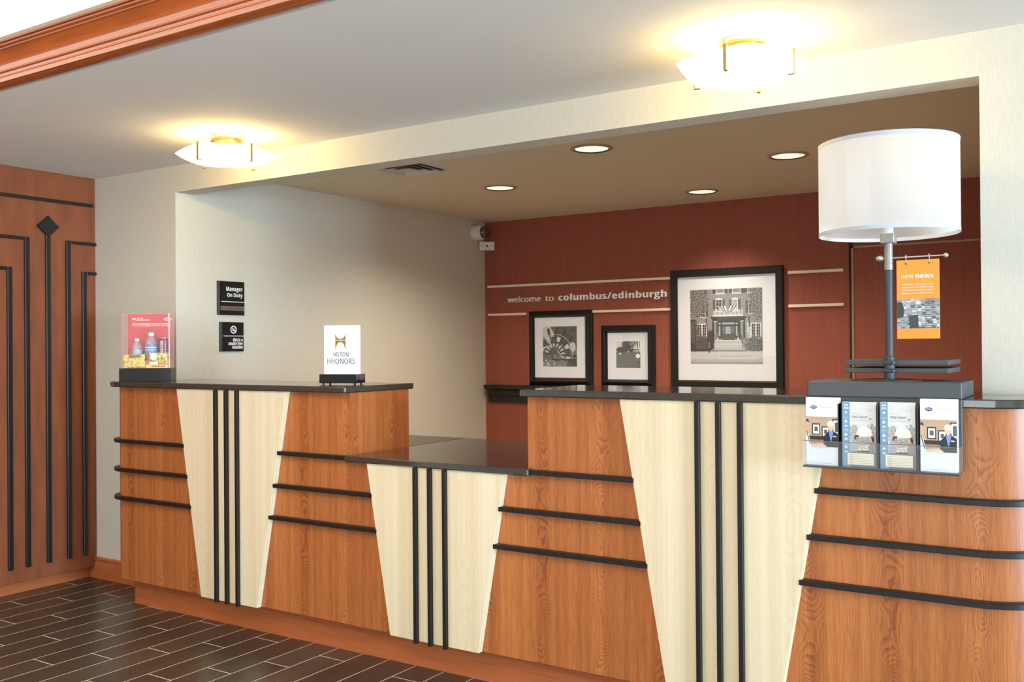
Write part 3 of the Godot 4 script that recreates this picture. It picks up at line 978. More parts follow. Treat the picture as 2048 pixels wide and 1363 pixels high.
func photo_wheel() -> Image:
	var im := pic(160, 166, g1(0.50))
	blob(im, 80, 20, 100, 60, 0.22, 0.5, 0.05, 12)
	blob(im, 130, 30, 60, 60, 0.15, 0.42, 0.06, 13)
	poly(im, [0, 0, 34, 0, 54, 30, 46, 62, 20, 60, 0, 50], g1(0.82))
	rc(im, 0, 96, 60, 150, g1(0.45))
	var C := Vector2(56, 116)
	for k in 9:
		var a := deg_to_rad(188.0 + k * 22.0)
		var d := Vector2(cos(a), sin(a))
		seg(im, C.x, C.y, C.x + d.x * 110, C.y + d.y * 110, 6, g1(0.10))
		var b := a + deg_to_rad(11)
		var e := Vector2(cos(b), sin(b))
		var n := Vector2(-e.y, e.x)
		var p := C + e * 56
		var q := C + e * 74
		poly(im, [p.x - n.x * 7, p.y - n.y * 7, p.x + n.x * 7, p.y + n.y * 7, q.x + n.x * 9, q.y + n.y * 9, q.x - n.x * 9, q.y - n.y * 9], g1(0.85 if k % 2 == 0 else 0.25))
		p = C + e * 30
		q = C + e * 46
		poly(im, [p.x - n.x * 3, p.y - n.y * 3, p.x + n.x * 3, p.y + n.y * 3, q.x + n.x * 5, q.y + n.y * 5, q.x - n.x * 5, q.y - n.y * 5], g1(0.8))
		var f := C + d * 96
		seg(im, f.x - d.x * 14 - n.x, f.y - d.y * 14, f.x + d.x * 16, f.y + d.y * 16, 13, g1(0.09))
	for rr in [[84, 0.72, 3.0], [50, 0.15, 2.0]]:
		var pv := Vector2.ZERO
		for k in 40:
			var a := deg_to_rad(175.0 + k * 5.0)
			var p := C + Vector2(cos(a), sin(a)) * float(rr[0])
			if k > 0: seg(im, pv.x, pv.y, p.x, p.y, rr[2], g1(rr[1]))
			pv = p
	seg(im, 0, 40, 44, 78, 7, g1(0.72))
	seg(im, 0, 88, 46, 82, 8, g1(0.74))
	seg(im, 60, 92, 98, 134, 8, g1(0.66))
	poly(im, [44, 84, 62, 84, 74, 120, 66, 136, 46, 136, 34, 116], g1(0.33))
	oval(im, 58, 124, 9, 9, g1(0.62))
	oval(im, 58, 124, 4, 4, g1(0.2))
	rc(im, 40, 134, 160, 142, g1(0.10))
	rc(im, 90, 142, 160, 166, g1(0.28))
	seg(im, 130, 144, 160, 160, 9, g1(0.08))
	blob(im, 30, 154, 44, 18, 0.3, 0.88, 0.06, 15)
	blob(im, 92, 152, 30, 16, 0.3, 0.75, 0.07, 16)
	blob(im, 140, 84, 16, 20, 0.7, 0.95, 0.1, 17)
	return im

func photo_field() -> Image:
	var im := pic(120, 132, g1(0.86))
	var n := FastNoiseLite.new()
	n.seed = 8
	n.frequency = 0.35
	for y in range(50, 132):
		for x in 120:
			var k := 0.46 + n.get_noise_2d(x * 1.2, y * 2.0) * (0.08 + (y - 50) * 0.005)
			im.set_pixel(x, y, g1(clampf(k, 0, 1)))
	blob(im, 60, 16, 34, 26, 0.06, 0.45, 0.12, 21)
	blob(im, 84, 10, 24, 16, 0.2, 0.8, 0.14, 22)
	rc(im, 56, 24, 66, 48, g1(0.2))
	seg(im, 66, 48, 72, 34, 3, g1(0.25))
	rc(im, 104, 0, 108, 36, g1(0.3))
	rc(im, 114, 0, 118, 30, g1(0.5))
	blob(im, 28, 42, 34, 16, 0.05, 0.32, 0.12, 23)
	blob(im, 80, 46, 44, 9, 0.05, 0.35, 0.12, 24)
	rc(im, 84, 46, 120, 51, g1(0.88))
	rc(im, 56, 50, 66, 54, g1(0.92))
	oval(im, 20, 61, 5, 5, g1(0.95))
	oval(im, 108, 74, 11, 11, g1(0.93))
	rc(im, 112, 82, 120, 87, g1(0.05))
	return im

func lettering() -> void:
	var t := thing("welcome_lettering", "raised cream letters reading welcome to columbus/edinburgh on the red wall", "lettering", Vector3(0, 0, BACK_Z))
	# every letter a part; letters are set from the fonts' own advances, each word then fitted to its width
	var words := [["welcome", false, -4.275, -3.955, 1.738], ["to", false, -3.918, -3.832, 1.738], ["columbus/edinburgh", true, -3.796, -2.862, 1.737]]
	for w in words:
		var f := font(w[1])
		var x := 0.0
		var total := f.get_string_size(w[0], HORIZONTAL_ALIGNMENT_LEFT, -1, 48).x
		var k: float = (w[3] - w[2]) / total
		var cap: float = 0.00143 if w[1] else 0.00127
		for i in w[0].length():
			var ch: String = w[0][i]
			var ar := text_arrays(ch, w[1], 1.0, 2.0)
			var v: PackedVector3Array = ar[Mesh.ARRAY_VERTEX]
			var zlo := 1e9
			var zhi := -1e9
			for p in v: zlo = minf(zlo, p.z); zhi = maxf(zhi, p.z)
			var lo0 := ink_offset(w[1])
			for j in v.size():
				v[j] = Vector3(w[2] + (x + v[j].x * 100.0) * k, w[4] + (v[j].y * 100.0 - lo0) * cap, 0.004 + (v[j].z - zlo) / (zhi - zlo) * 0.014)
			var out := []
			out.resize(Mesh.ARRAY_MAX)
			out[Mesh.ARRAY_VERTEX] = v
			out[Mesh.ARRAY_NORMAL] = ar[Mesh.ARRAY_NORMAL]
			out[Mesh.ARRAY_INDEX] = ar[Mesh.ARRAY_INDEX]
			var am := ArrayMesh.new()
			am.add_surface_from_arrays(Mesh.PRIMITIVE_TRIANGLES, out)
			obj("letter", am, M.text_white, t)
			x += f.get_string_size(ch, HORIZONTAL_ALIGNMENT_LEFT, -1, 48).x

var ink := {}
func ink_offset(bold: bool) -> float:
	# lowest point of an "x" in the same layout: the baseline
	if not ink.has(bold):
		var v: PackedVector3Array = text_arrays("x", bold, 1.0)[Mesh.ARRAY_VERTEX]
		var lo := 1e9
		for p in v: lo = minf(lo, p.y)
		ink[bold] = lo * 100.0
	return ink[bold]

# ------------------------------------------------------------------ lamps on the ceiling
func pillow(hs: float, up: float, down: float, yc: float) -> ArrayMesh:
	var s := sn()
	var N := 16
	var yv := func(u: float, v: float, top: bool) -> float:
		var e := maxf(1.0 - u * u, 1.0 - v * v)
		return yc + (up if top else -down) * pow(clampf(e, 0.0, 1.0), 0.85) + (0.008 if top else -0.018) * (1.0 - u * u) * (1.0 - v * v)
	for top in [true, false]:
		for i in N:
			for j in N:
				var P := []
				var Q := []
				for c in [[0, 0], [1, 0], [1, 1], [0, 1]]:
					var u: float = -1.0 + 2.0 * (i + c[0]) / N
					var v: float = -1.0 + 2.0 * (j + c[1]) / N
					P.append(Vector3(u * hs, yv.call(u, v, top), v * hs))
					var ud := clampf(u + 0.02, -1, 1)
					var ul := clampf(u - 0.02, -1, 1)
					var vd := clampf(v + 0.02, -1, 1)
					var vl := clampf(v - 0.02, -1, 1)
					var dx: float = (yv.call(ud, v, top) - yv.call(ul, v, top)) / ((ud - ul) * hs)
					var dz: float = (yv.call(u, vd, top) - yv.call(u, vl, top)) / ((vd - vl) * hs)
					var n := Vector3(-dx, 1, -dz).normalized()
					Q.append(n if top else -n)
				quadn(s, P[0], P[1], P[2], P[3], Q[0], Q[1], Q[2], Q[3])
	for k in 4:
		var b := Basis(Vector3.UP, k * PI / 2)
		for i in N:
			var u0 := -1.0 + 2.0 * i / N
			var u1 := -1.0 + 2.0 * (i + 1) / N
			quad(s, b * Vector3(u0 * hs, yv.call(u0, 1.0, false), hs), b * Vector3(u1 * hs, yv.call(u1, 1.0, false), hs), b * Vector3(u1 * hs, yv.call(u1, 1.0, true), hs), b * Vector3(u0 * hs, yv.call(u0, 1.0, true), hs), b * Vector3(0, 0, 1))
	return s.commit()

func ceiling_lamps() -> void:
	var glass := pillow(0.17, 0.027, 0.034, -0.096)
	var cs := sn()
	# one clip in local +z
	bx(cs, Vector3(-0.005, -0.142, 0.1715), Vector3(0.005, -0.060, 0.1745))
	bx(cs, Vector3(-0.005, -0.145, 0.153), Vector3(0.005, -0.142, 0.1745))
	bx(cs, Vector3(-0.005, -0.063, 0.158), Vector3(0.005, -0.060, 0.1745))
	var clip := cs.commit()
	var canopy := lt([Vector2(0.062, -0.020), Vector2(0.074, -0.020), Vector2(0.078, -0.024), Vector2(0.078, -0.029), Vector2(0.074, -0.031), Vector2(0.074, -0.034), Vector2(0.077, -0.036), Vector2(0.074, -0.046), Vector2(0.0, -0.048)], Vector3.ZERO, 40)
	var plate := lt([Vector2(0.062, 0.0), Vector2(0.062, -0.021), Vector2(0.0, -0.021)], Vector3.ZERO, 40)
	var stem := lt([Vector2(0.012, -0.028), Vector2(0.012, -0.06), Vector2(0.0, -0.06)], Vector3.ZERO, 16)
	for e in [[-3.66, "square pillow-shaped glass ceiling lamp with brass clips, nearer the wood panelling"], [-1.085, "square pillow-shaped glass ceiling lamp with brass clips, nearer the tall table lamp"]]:
		var t := thing("ceiling_lamp", e[1], "ceiling lamp", Vector3(e[0], CEIL, -3.14), 0.0, "glass ceiling lamps above the desk")
		obj("canopy", canopy, M.brass, t)
		obj("stem", stem, M.brass, t)
		obj("ceiling_plate", plate, M.white, t)
		obj("glass_shade", glass, M.lamp_glass, t)
		for k in 4:
			var c := obj("clip", clip, M.brass, t)
			c.rotation.y = k * PI / 2
		for k in 4:
			var a := PI / 4 + k * PI / 2
			omni("lamp_light", Vector3(cos(a) * 0.085, -0.085, sin(a) * 0.085), 0.075, Color(1.0, 0.85, 0.50), 0.025, t)

func downlights() -> void:
	var ring := lt([Vector2(0.112, 0.0), Vector2(0.112, -0.004), Vector2(0.098, -0.010), Vector2(0.093, -0.009), Vector2(0.093, 0.0)], Vector3.ZERO, 40)
	var inner := lt([Vector2(0.093, -0.009), Vector2(0.088, -0.004), Vector2(0.088, 0.0)], Vector3.ZERO, 40)
	var lens := lt([Vector2(0.089, -0.001), Vector2(0.089, -0.0035), Vector2(0.0, -0.006)], Vector3.ZERO, 40)
	var P := [[-3.419, -5.176, "round recessed downlight in the alcove ceiling, the leftmost, behind the air vent"], [-2.395, -6.093, "round recessed downlight in the alcove ceiling, nearest the red wall"], [-2.346, -4.424, "round recessed downlight in the alcove ceiling, nearest the header"], [-1.549, -5.207, "round recessed downlight in the alcove ceiling, just left of the lampshade"]]
	for p in P:
		var e: float = 2.1 if p[1] < -6.0 else (3.8 if p[0] < -3.0 else 2.9)
		var t := thing("downlight", p[2], "downlight", Vector3(p[0], CEIL, p[1]), 0.0, "recessed downlights in the alcove")
		obj("trim_ring", ring, mat(c8(176, 156, 126), 0.5), t)
		obj("baffle", inner, mat(c8(60, 50, 38), 0.5), t)
		obj("lens", lens, M.downlight, t)
		var l := SpotLight3D.new()
		l.name = "downlight_beam"
		l.light_energy = e
		l.light_color = Color(1.0, 0.96, 0.89)
		l.spot_angle = 60.0 if p[1] < -6.0 else 74.0
		l.spot_angle_attenuation = 1.0
		l.spot_range = 12.0
		l.spot_attenuation = 2.0
		l.light_size = 0.06
		l.shadow_enabled = true
		t.add_child(l, true)
		l.position = Vector3(0, -0.02, 0)
		l.rotation.x = -PI / 2

func vent() -> void:
	var t := thing("air_vent", "square white ceiling air vent with stepped louvers, beside the header", "air vent", Vector3(-3.47, CEIL, -4.30))
	var s := sn()
	# outer frame facing down: built facing +z then turned
	ring_frame(s, -0.18, -0.18, 0.18, 0.18, 0.0, [Vector2(0, 0), Vector2(0.003, 0.005), Vector2(0.024, 0.008), Vector2(0.028, 0.004), Vector2(0.030, 0.0)])
	var vm := mat(c8(206, 196, 180), 0.5)
	var f := obj("frame", s.commit(), vm, t)
	f.rotation.x = PI / 2
	for k in 3:
		var q := sn()
		var h := 0.142 - k * 0.044
		ring_frame(q, -h, -h, h, h, 0.0, [Vector2(0.024, 0.002), Vector2(0.0, 0.017), Vector2(-0.003, 0.017), Vector2(0.021, 0.002)])
		var l := obj("louver", q.commit(), vm, t)
		l.rotation.x = PI / 2
	obj("core", box(Vector3(-0.022, -0.012, -0.022), Vector3(0.022, -0.008, 0.022)), vm, t)
	obj("dark_duct", box(Vector3(-0.15, -0.002, -0.15), Vector3(0.15, -0.0005, 0.15)), mat(c8(24, 23, 22), 0.9), t)

func security_camera() -> void:
	var t := thing("security_camera", "small white dome security camera high in the alcove corner", "camera", Vector3(OPEN_L, 2.312, -6.44))
	var b := Basis(Vector3(0, 0, 1), -PI / 2)
	obj("housing", lt([Vector2(0.0, 0.0), Vector2(0.058, 0.0), Vector2(0.064, 0.006), Vector2(0.064, 0.060), Vector2(0.060, 0.074), Vector2(0.050, 0.084), Vector2(0.046, 0.084)], Vector3.ZERO, 32, false, b), M.white_plastic, t)
	var dp := []
	for k in 9:
		var a := k / 8.0 * PI / 2
		dp.append(Vector2(0.048 * cos(a), 0.080 + 0.046 * sin(a)))
	obj("dome", lt(dp, Vector3.ZERO, 32, true, b), M.lens_dark, t)
	var p := thing("wall_plate", "white blank cover plate with three holes, fixed across the corner under the security camera", "cover plate", Vector3(-4.442, 2.208, -6.522), deg_to_rad(42))
	obj("plate", box(Vector3(-0.062, -0.036, -0.004), Vector3(0.062, 0.036, 0.004), 0.002), M.white_plastic, p)
	for x in [[-0.042, 0.004], [0.0, 0.0085], [0.042, 0.004]]:
		obj("hole", lt([Vector2(0.0, 0.0), Vector2(x[1], 0.0), Vector2(x[1], 0.0008), Vector2(0.0, 0.0008)], Vector3(x[0], 0, 0.004), 14, false, Basis(Vector3(1, 0, 0), PI / 2)), M.black, p)

# ------------------------------------------------------------------ black signs on the alcove's left wall; local x runs into the alcove (-z), faces +x
func wall_signs() -> void:
	var a := thing("wall_sign", "square black wall sign reading Manager On Duty, above the no smoking sign", "sign", Vector3(OPEN_L, 1.578, -3.785), PI / 2)
	obj("plate", box(Vector3(0, 0, 0), Vector3(0.201, 0.201, 0.012), 0.0015), M.sign_black, a)
	obj("side_strip", box(Vector3(0.001, 0.003, 0.010), Vector3(0.012, 0.198, 0.0145), 0.001), mat(c8(70, 74, 76), 0.35), a)
	obj("lettering", text_mesh("Manager", true, 0.061, 0.185, 0.135, 0.1685, 0.012, 0.0012), M.text_white, a)
	obj("lettering", text_mesh("On Duty", true, 0.069, 0.185, 0.100, 0.131, 0.012, 0.0012), M.text_white, a)
	obj("rule", box(Vector3(0.024, 0.0775, 0.012), Vector3(0.199, 0.0812, 0.0132)), M.text_white, a)
	var ns := obj("name_strip", box(Vector3(0.018, 0.027, 0.012), Vector3(0.198, 0.053, 0.0130)), M.sign_brown, a)
	obj("lettering", text_mesh("Jessica Arnholt", false, 0.066, 0.184, 0.0325, 0.0470, 0.0130, 0.0005), mat(c8(52, 42, 38), 0.5), ns)
	var b := thing("wall_sign", "smaller black wall sign with a no smoking symbol, reading this is a smoke free location", "sign", Vector3(OPEN_L, 1.361, -3.801), PI / 2)
	obj("plate", box(Vector3(0, 0, 0), Vector3(0.178, 0.175, 0.012), 0.0015), M.sign_black, b)
	obj("side_strip", box(Vector3(0.001, 0.003, 0.010), Vector3(0.012, 0.172, 0.0145), 0.001), mat(c8(70, 74, 76), 0.35), b)
	obj("rule", box(Vector3(0.022, 0.0905, 0.012), Vector3(0.176, 0.0942, 0.0132)), M.text_white, b)
	obj("lettering", text_mesh("this is a", true, 0.094, 0.167, 0.060, 0.081, 0.012, 0.0012), M.text_white, b)
	obj("lettering", text_mesh("smoke free", true, 0.060, 0.167, 0.038, 0.059, 0.012, 0.0012), M.text_white, b)
	obj("lettering", text_mesh("location", true, 0.090, 0.167, 0.016, 0.037, 0.012, 0.0012), M.text_white, b)
	# no smoking symbol
	var c := Vector3(0.099, 0.130, 0.012)
	var sy := sn()
	lathe(sy, [Vector2(0.0175, 0.0), Vector2(0.0235, 0.0), Vector2(0.0235, 0.0012), Vector2(0.0175, 0.0012), Vector2(0.0175, 0.0)], c, 28, false, Basis(Vector3(1, 0, 0), PI / 2))
	var d := Vector2(1, -1).normalized()
	var n := Vector2(d.y, -d.x) * 0.0026
	var cc := Vector2(c.x, c.y)
	prism(sy, PackedVector2Array([cc - d * 0.019 + n, cc + d * 0.019 + n, cc + d * 0.019 - n, cc - d * 0.019 - n]), c.z, c.z + 0.0013, 2)
	bx(sy, c + Vector3(-0.012, -0.007, 0), c + Vector3(0.002, -0.002, 0.0011))
	bx(sy, c + Vector3(0.008, -0.007, 0), c + Vector3(0.013, -0.002, 0.0011))
	tube(sy, [c + Vector3(0.011, 0.0, 0.0006), c + Vector3(0.010, 0.006, 0.0006), c + Vector3(0.004, 0.008, 0.0006), c + Vector3(0.003, 0.013, 0.0006)], 0.0009, 6)
	obj("symbol", sy.commit(), M.text_white, b)

# ------------------------------------------------------------------ snack case on the left counter
func snack_display() -> void:
	var at := Vector3(-4.4646, 1.2055, -3.281)
	var ry := atan2(0.593, 0.805)
	var t := thing("display_case", "clear acrylic snack display case on a glossy black base, at the counter's left end", "display case", at, ry)
	obj("base", box(Vector3(-0.1365, 0, -0.05), Vector3(0.1365, 0.071, 0.05), 0.001), M.black_gloss, t)
	var x0 := -0.122
	var x1 := 0.129
	var y0 := 0.071
	var y1 := 0.366
	var z0 := -0.044
	var z1 := 0.046
	var g := 0.003
	obj("front_pane", box(Vector3(x0, y0, z1 - g), Vector3(x1, y1, z1)), M.clear, t)
	obj("side_pane", box(Vector3(x0, y0, z0), Vector3(x0 + g, y1, z1 - g)), M.clear, t)
	obj("side_pane", box(Vector3(x1 - g, y0, z0), Vector3(x1, y1, z1 - g)), M.clear, t)
	obj("back_pane", box(Vector3(x0 + g, y0, z0), Vector3(x1 - g, y1, z0 + g)), M.clear, t)
	obj("edge", box(Vector3(x1 - 0.0035, y0, z1 - 0.0005), Vector3(x1 + 0.0005, y1, z1 + 0.0015)), mat(c8(240, 243, 245), 0.2), t)
	obj("riser", box(Vector3(x0 + 0.006, y0, z0 + 0.006), Vector3(x1 - 0.006, y0 + 0.042, z0 + 0.074)), mat(c8(200, 90, 90), 0.3), t)
	var X := Transform3D(Basis(Vector3.UP, ry), at)
	# red card at the back
	var k := thing("backing_card", "red printed card with white lettering inside the snack case", "card", at, ry)
	var red := mat(c8(205, 62, 66), 0.45)
	obj("card", box(Vector3(x0 + 0.004, y0 + 0.002, z0 + 0.0035), Vector3(x1 - 0.004, y1 - 0.002, z0 + 0.0055)), red, k)
	var zc := z0 + 0.0055
	var em := sn()
	prism(em, PackedVector2Array([Vector2(-0.094, 0.330), Vector2(-0.088, 0.336), Vector2(-0.082, 0.336), Vector2(-0.076, 0.330), Vector2(-0.076, 0.346), Vector2(-0.082, 0.341), Vector2(-0.088, 0.341), Vector2(-0.094, 0.346)]), zc, zc + 0.0006, 2)
	obj("emblem", em.commit(), M.white, k)
	obj("lettering", text_mesh("HILTON", false, -0.070, -0.036, 0.3395, 0.3455, zc, 0.0005, 8.0), M.white, k)
	obj("lettering", text_mesh("HHONORS", true, -0.070, -0.002, 0.3290, 0.3365, zc, 0.0005, 8.0), M.white, k)
	obj("lettering", text_mesh("GOLD & DIAMOND HHONORS MEMBERS", true, -0.094, 0.112, 0.3075, 0.3145, zc, 0.0005, 8.0), M.white, k)
	obj("lettering", text_mesh("thank you for tonight and all the other nights", false, -0.094, 0.112, 0.2955, 0.3045, zc, 0.0005, 8.0), M.white, k)
	var bd := sn()
	var hexa := [Vector2(0.072, 0.336), Vector2(0.082, 0.342), Vector2(0.098, 0.345), Vector2(0.114, 0.342), Vector2(0.122, 0.336), Vector2(0.114, 0.330), Vector2(0.098, 0.327), Vector2(0.082, 0.330)]
	var ins := inset(PackedVector2Array(hexa), 0.002)
	for i in 8:
		var j := (i + 1) % 8
		quad(bd, Vector3(hexa[i].x, hexa[i].y, zc + 0.0005), Vector3(hexa[j].x, hexa[j].y, zc + 0.0005), Vector3(ins[j].x, ins[j].y, zc + 0.0005), Vector3(ins[i].x, ins[i].y, zc + 0.0005), Vector3(0, 0, 1))
	obj("badge", bd.commit(), M.white, k)
	obj("lettering", text_mesh("Hampton", true, 0.081, 0.115, 0.333, 0.340, zc, 0.0005, 8.0), M.white, k)
	# bottles and can on the riser
	var pet := mat(Color(0.86, 0.92, 0.96, 0.22), 0.05, 0.6)
	pet.transparency = BaseMaterial3D.TRANSPARENCY_ALPHA
	bottle(X * Vector3(-0.058, y0 + 0.042, -0.003), ry, 0.118, 0.0255, pet, false, "small clear water bottle with a white cap in the snack case, the shorter bottle", Color8(226, 230, 232))
	bottle(X * Vector3(0.016, y0 + 0.042, -0.006), ry, 0.150, 0.031, pet, true, "clear water bottle with a blue label in the snack case, the taller bottle", Color8(226, 230, 232))
	can(X * Vector3(0.084, y0 + 0.042, -0.0075), ry)
	# sweets in front
	bag(X * Vector3(-0.062, y0 + 0.0005, 0.030), ry, 0.112, 0.074, "crinkled golden bag of sweets at the front of the snack case", [c8(214, 182, 74), c8(232, 208, 110), c8(238, 222, 140), c8(226, 190, 84), c8(206, 120, 84), c8(226, 196, 90)], "HARIBO", 41)
	bag(X * Vector3(0.066, y0 + 0.021, 0.030), ry, 0.102, 0.062, "bag of red, green and yellow sweets above the yellow bar in the snack case", [c8(70, 150, 60), c8(150, 190, 70), c8(240, 214, 80), c8(250, 240, 190), c8(236, 140, 60), c8(214, 60, 50), c8(240, 214, 80), c8(70, 150, 60)], "", 42)
	var br := thing("chocolate_bar", "long yellow chocolate bar box lying at the front of the snack case", "chocolate bar", X * Vector3(0.058, y0 + 0.0005, 0.032), ry)
	obj("box", pr([Vector2(-0.009, 0), Vector2(0.009, 0), Vector2(0.0045, 0.019), Vector2(-0.0045, 0.019)], -0.058, 0.060, 0, 0.001), mat(c8(238, 196, 92), 0.45), br)
	obj("lettering", text_mesh("TOBLERONE", true, -0.026, 0.044, 0.0045, 0.0135, 0.0, 0.0004, 8.0, func(p: Vector3) -> Vector3: return Vector3(p.x, p.y, p.z + 0.0092 - p.y * 0.237)), mat(c8(120, 40, 36), 0.5), br)
	var tg := thing("round_tag", "white round tag on a small white foot before the sweets in the snack case", "tag", X * Vector3(0.044, y0 + 0.0195, 0.0425), ry)
	obj("disc", lt([Vector2(0.0, 0.0), Vector2(0.0185, 0.0), Vector2(0.0185, 0.0015), Vector2(0.0, 0.0015)], Vector3(0, 0.042, -0.001), 28, false, Basis(Vector3(1, 0, 0), PI / 2)), M.white, tg)
	obj("foot", box(Vector3(-0.022, 0.0, -0.001), Vector3(0.022, 0.0135, 0.0005), 0.0004), M.white, tg)
	obj("post", box(Vector3(-0.002, 0.0135, -0.001), Vector3(0.002, 0.026, 0.0)), M.clear, tg)

func bottle(at: Vector3, ry: float, h: float, r: float, pet: Material, label: bool, lab: String, capc: Color) -> void:
	var t := thing("water_bottle", lab, "bottle", at, ry, "water bottles in the snack case")
	var s := h
	var P := [Vector2(0.0, 0.002), Vector2(r * 0.85, 0.0), Vector2(r, 0.006), Vector2(r, s * 0.2), Vector2(r * 0.95, s * 0.24), Vector2(r, s * 0.28), Vector2(r, s * 0.56), Vector2(r * 0.93, s * 0.66), Vector2(r * 0.66, s * 0.78), Vector2(r * 0.42, s * 0.86), Vector2(r * 0.38, s * 0.94), Vector2(r * 0.38, s * 0.95)]
	obj("body", lt(P, Vector3.ZERO, 28, true), pet, t)
	obj("cap", lt([Vector2(r * 0.38, s * 0.885), Vector2(r * 0.5, s * 0.885), Vector2(r * 0.5, s * 0.985), Vector2(r * 0.44, s), Vector2(0.0, s)], Vector3.ZERO, 24), mat(capc, 0.5), t)
	var lp := [Vector2(r + 0.0004, s * 0.28), Vector2(r + 0.0006, s * 0.56)]
	var col := c8(96, 150, 196) if label else c8(150, 190, 220)
	if not label: lp = [Vector2(r + 0.0004, s * 0.30), Vector2(r + 0.0006, s * 0.46)]
	var lb := obj("label", lt(lp, Vector3.ZERO, 28), mat(col, 0.4), t)
	if label:
		obj("stripe", lt([Vector2(r + 0.001, s * 0.36), Vector2(r + 0.001, s * 0.47)], Vector3.ZERO, 28), mat(c8(226, 232, 240), 0.4), lb)
		obj("band", lt([Vector2(r + 0.0012, s * 0.39), Vector2(r + 0.0012, s * 0.43)], Vector3.ZERO, 28), mat(c8(60, 80, 140), 0.4), lb)

func can(at: Vector3, ry: float) -> void:
	var t := thing("soda_can", "purple red soda can with white script, at the right in the snack case", "can", at, ry)
	var r := 0.030
	obj("body", lt([Vector2(0.0, 0.003), Vector2(0.022, 0.0), Vector2(r, 0.010), Vector2(r, 0.108), Vector2(0.0265, 0.118)], Vector3.ZERO, 32, false), mat(c8(128, 28, 66), 0.25, 0.6, 0.3), t)
	obj("lid", lt([Vector2(0.0265, 0.118), Vector2(0.0268, 0.122), Vector2(0.025, 0.122), Vector2(0.024, 0.118), Vector2(0.0, 0.118)], Vector3.ZERO, 32), M.steel, t)
	# script running up the side, bent round the can
	var bend := func(p: Vector3) -> Vector3:
		var x := p.x - 0.006
		var a := x / r
		return Vector3(sin(a) * (r + p.z), p.y, cos(a) * (r + p.z))
	var m := text_mesh("Coca-Cola", true, 0.014, 0.090, -0.0085, 0.0085, 0.0, 0.0006, 4.0, func(p: Vector3) -> Vector3: return bend.call(Vector3(-p.y, 0.014 + p.x, p.z + 0.0013)))
	obj("lettering", m, M.white, t)

func bag(at: Vector3, ry: float, w: float, h: float, lab: String, cols: Array, word: String, sd: int) -> void:
	var t := thing("sweets_bag", lab, "sweets bag", at, ry)
	var n := FastNoiseLite.new()
	n.seed = sd
	n.frequency = 60.0
	var im := pic(96, 64, cols[0])
	var nn := FastNoiseLite.new()
	nn.seed = sd
	nn.frequency = 0.045
	for y in 64:
		for x in 96:
			var v := nn.get_noise_2d(x, y) * 1.1 + 0.5
			var q := clampi(int(v * cols.size()), 0, cols.size() - 1)
			im.set_pixel(x, y, cols[q])
	var s := sn()
	var NX := 20
	var NY := 14
	var f := func(i: int, j: int, sg: float) -> Vector3:
		var u := float(i) / NX
		var v := float(j) / NY
		var e := pow(sin(PI * clampf(v, 0.0, 1.0)), 0.5) * pow(sin(PI * clampf(u * 0.98 + 0.01, 0, 1)), 0.35)
		var x := (u - 0.5) * w + n.get_noise_2d(u * 0.3, v * 0.3) * 0.004
		var y := v * h + (0.002 * sin(u * 40.0) if (j == 0 or j == NY) else 0.0)
		return Vector3(x, maxf(y, 0.0), sg * (0.0005 + 0.0062 * e) + (n.get_noise_2d(u * w * 2.0, v * h * 2.0 + 7.0) * 0.0028 * e if sg > 0 else 0.0))
	for sg in [1.0, -1.0]:
		for i in NX:
			for j in NY:
				var P := [f.call(i, j, sg), f.call(i + 1, j, sg), f.call(i + 1, j + 1, sg), f.call(i, j + 1, sg)]
				var nrm: Vector3 = (P[1] - P[0]).cross(P[3] - P[0]).normalized()
				if nrm.z * sg < 0: nrm = -nrm
				var U := [Vector2(float(i) / NX, 1.0 - float(j) / NY), Vector2(float(i + 1) / NX, 1.0 - float(j) / NY), Vector2(float(i + 1) / NX, 1.0 - float(j + 1) / NY), Vector2(float(i) / NX, 1.0 - float(j + 1) / NY)]
				tri(s, P[0], P[1], P[2], nrm, nrm, nrm, U[0], U[1], U[2])
				tri(s, P[0], P[2], P[3], nrm, nrm, nrm, U[0], U[2], U[3])
	var m := print_mat(im, 0.25)
	m.metallic = 0.25
	obj("bag", s.commit(), m, t)
	if word != "":
		obj("lettering", text_mesh(word, true, -w * 0.24, w * 0.36, h * 0.76, h * 0.94, 0.0072, 0.0006, 6.0), mat(c8(70, 60, 40), 0.5), t)

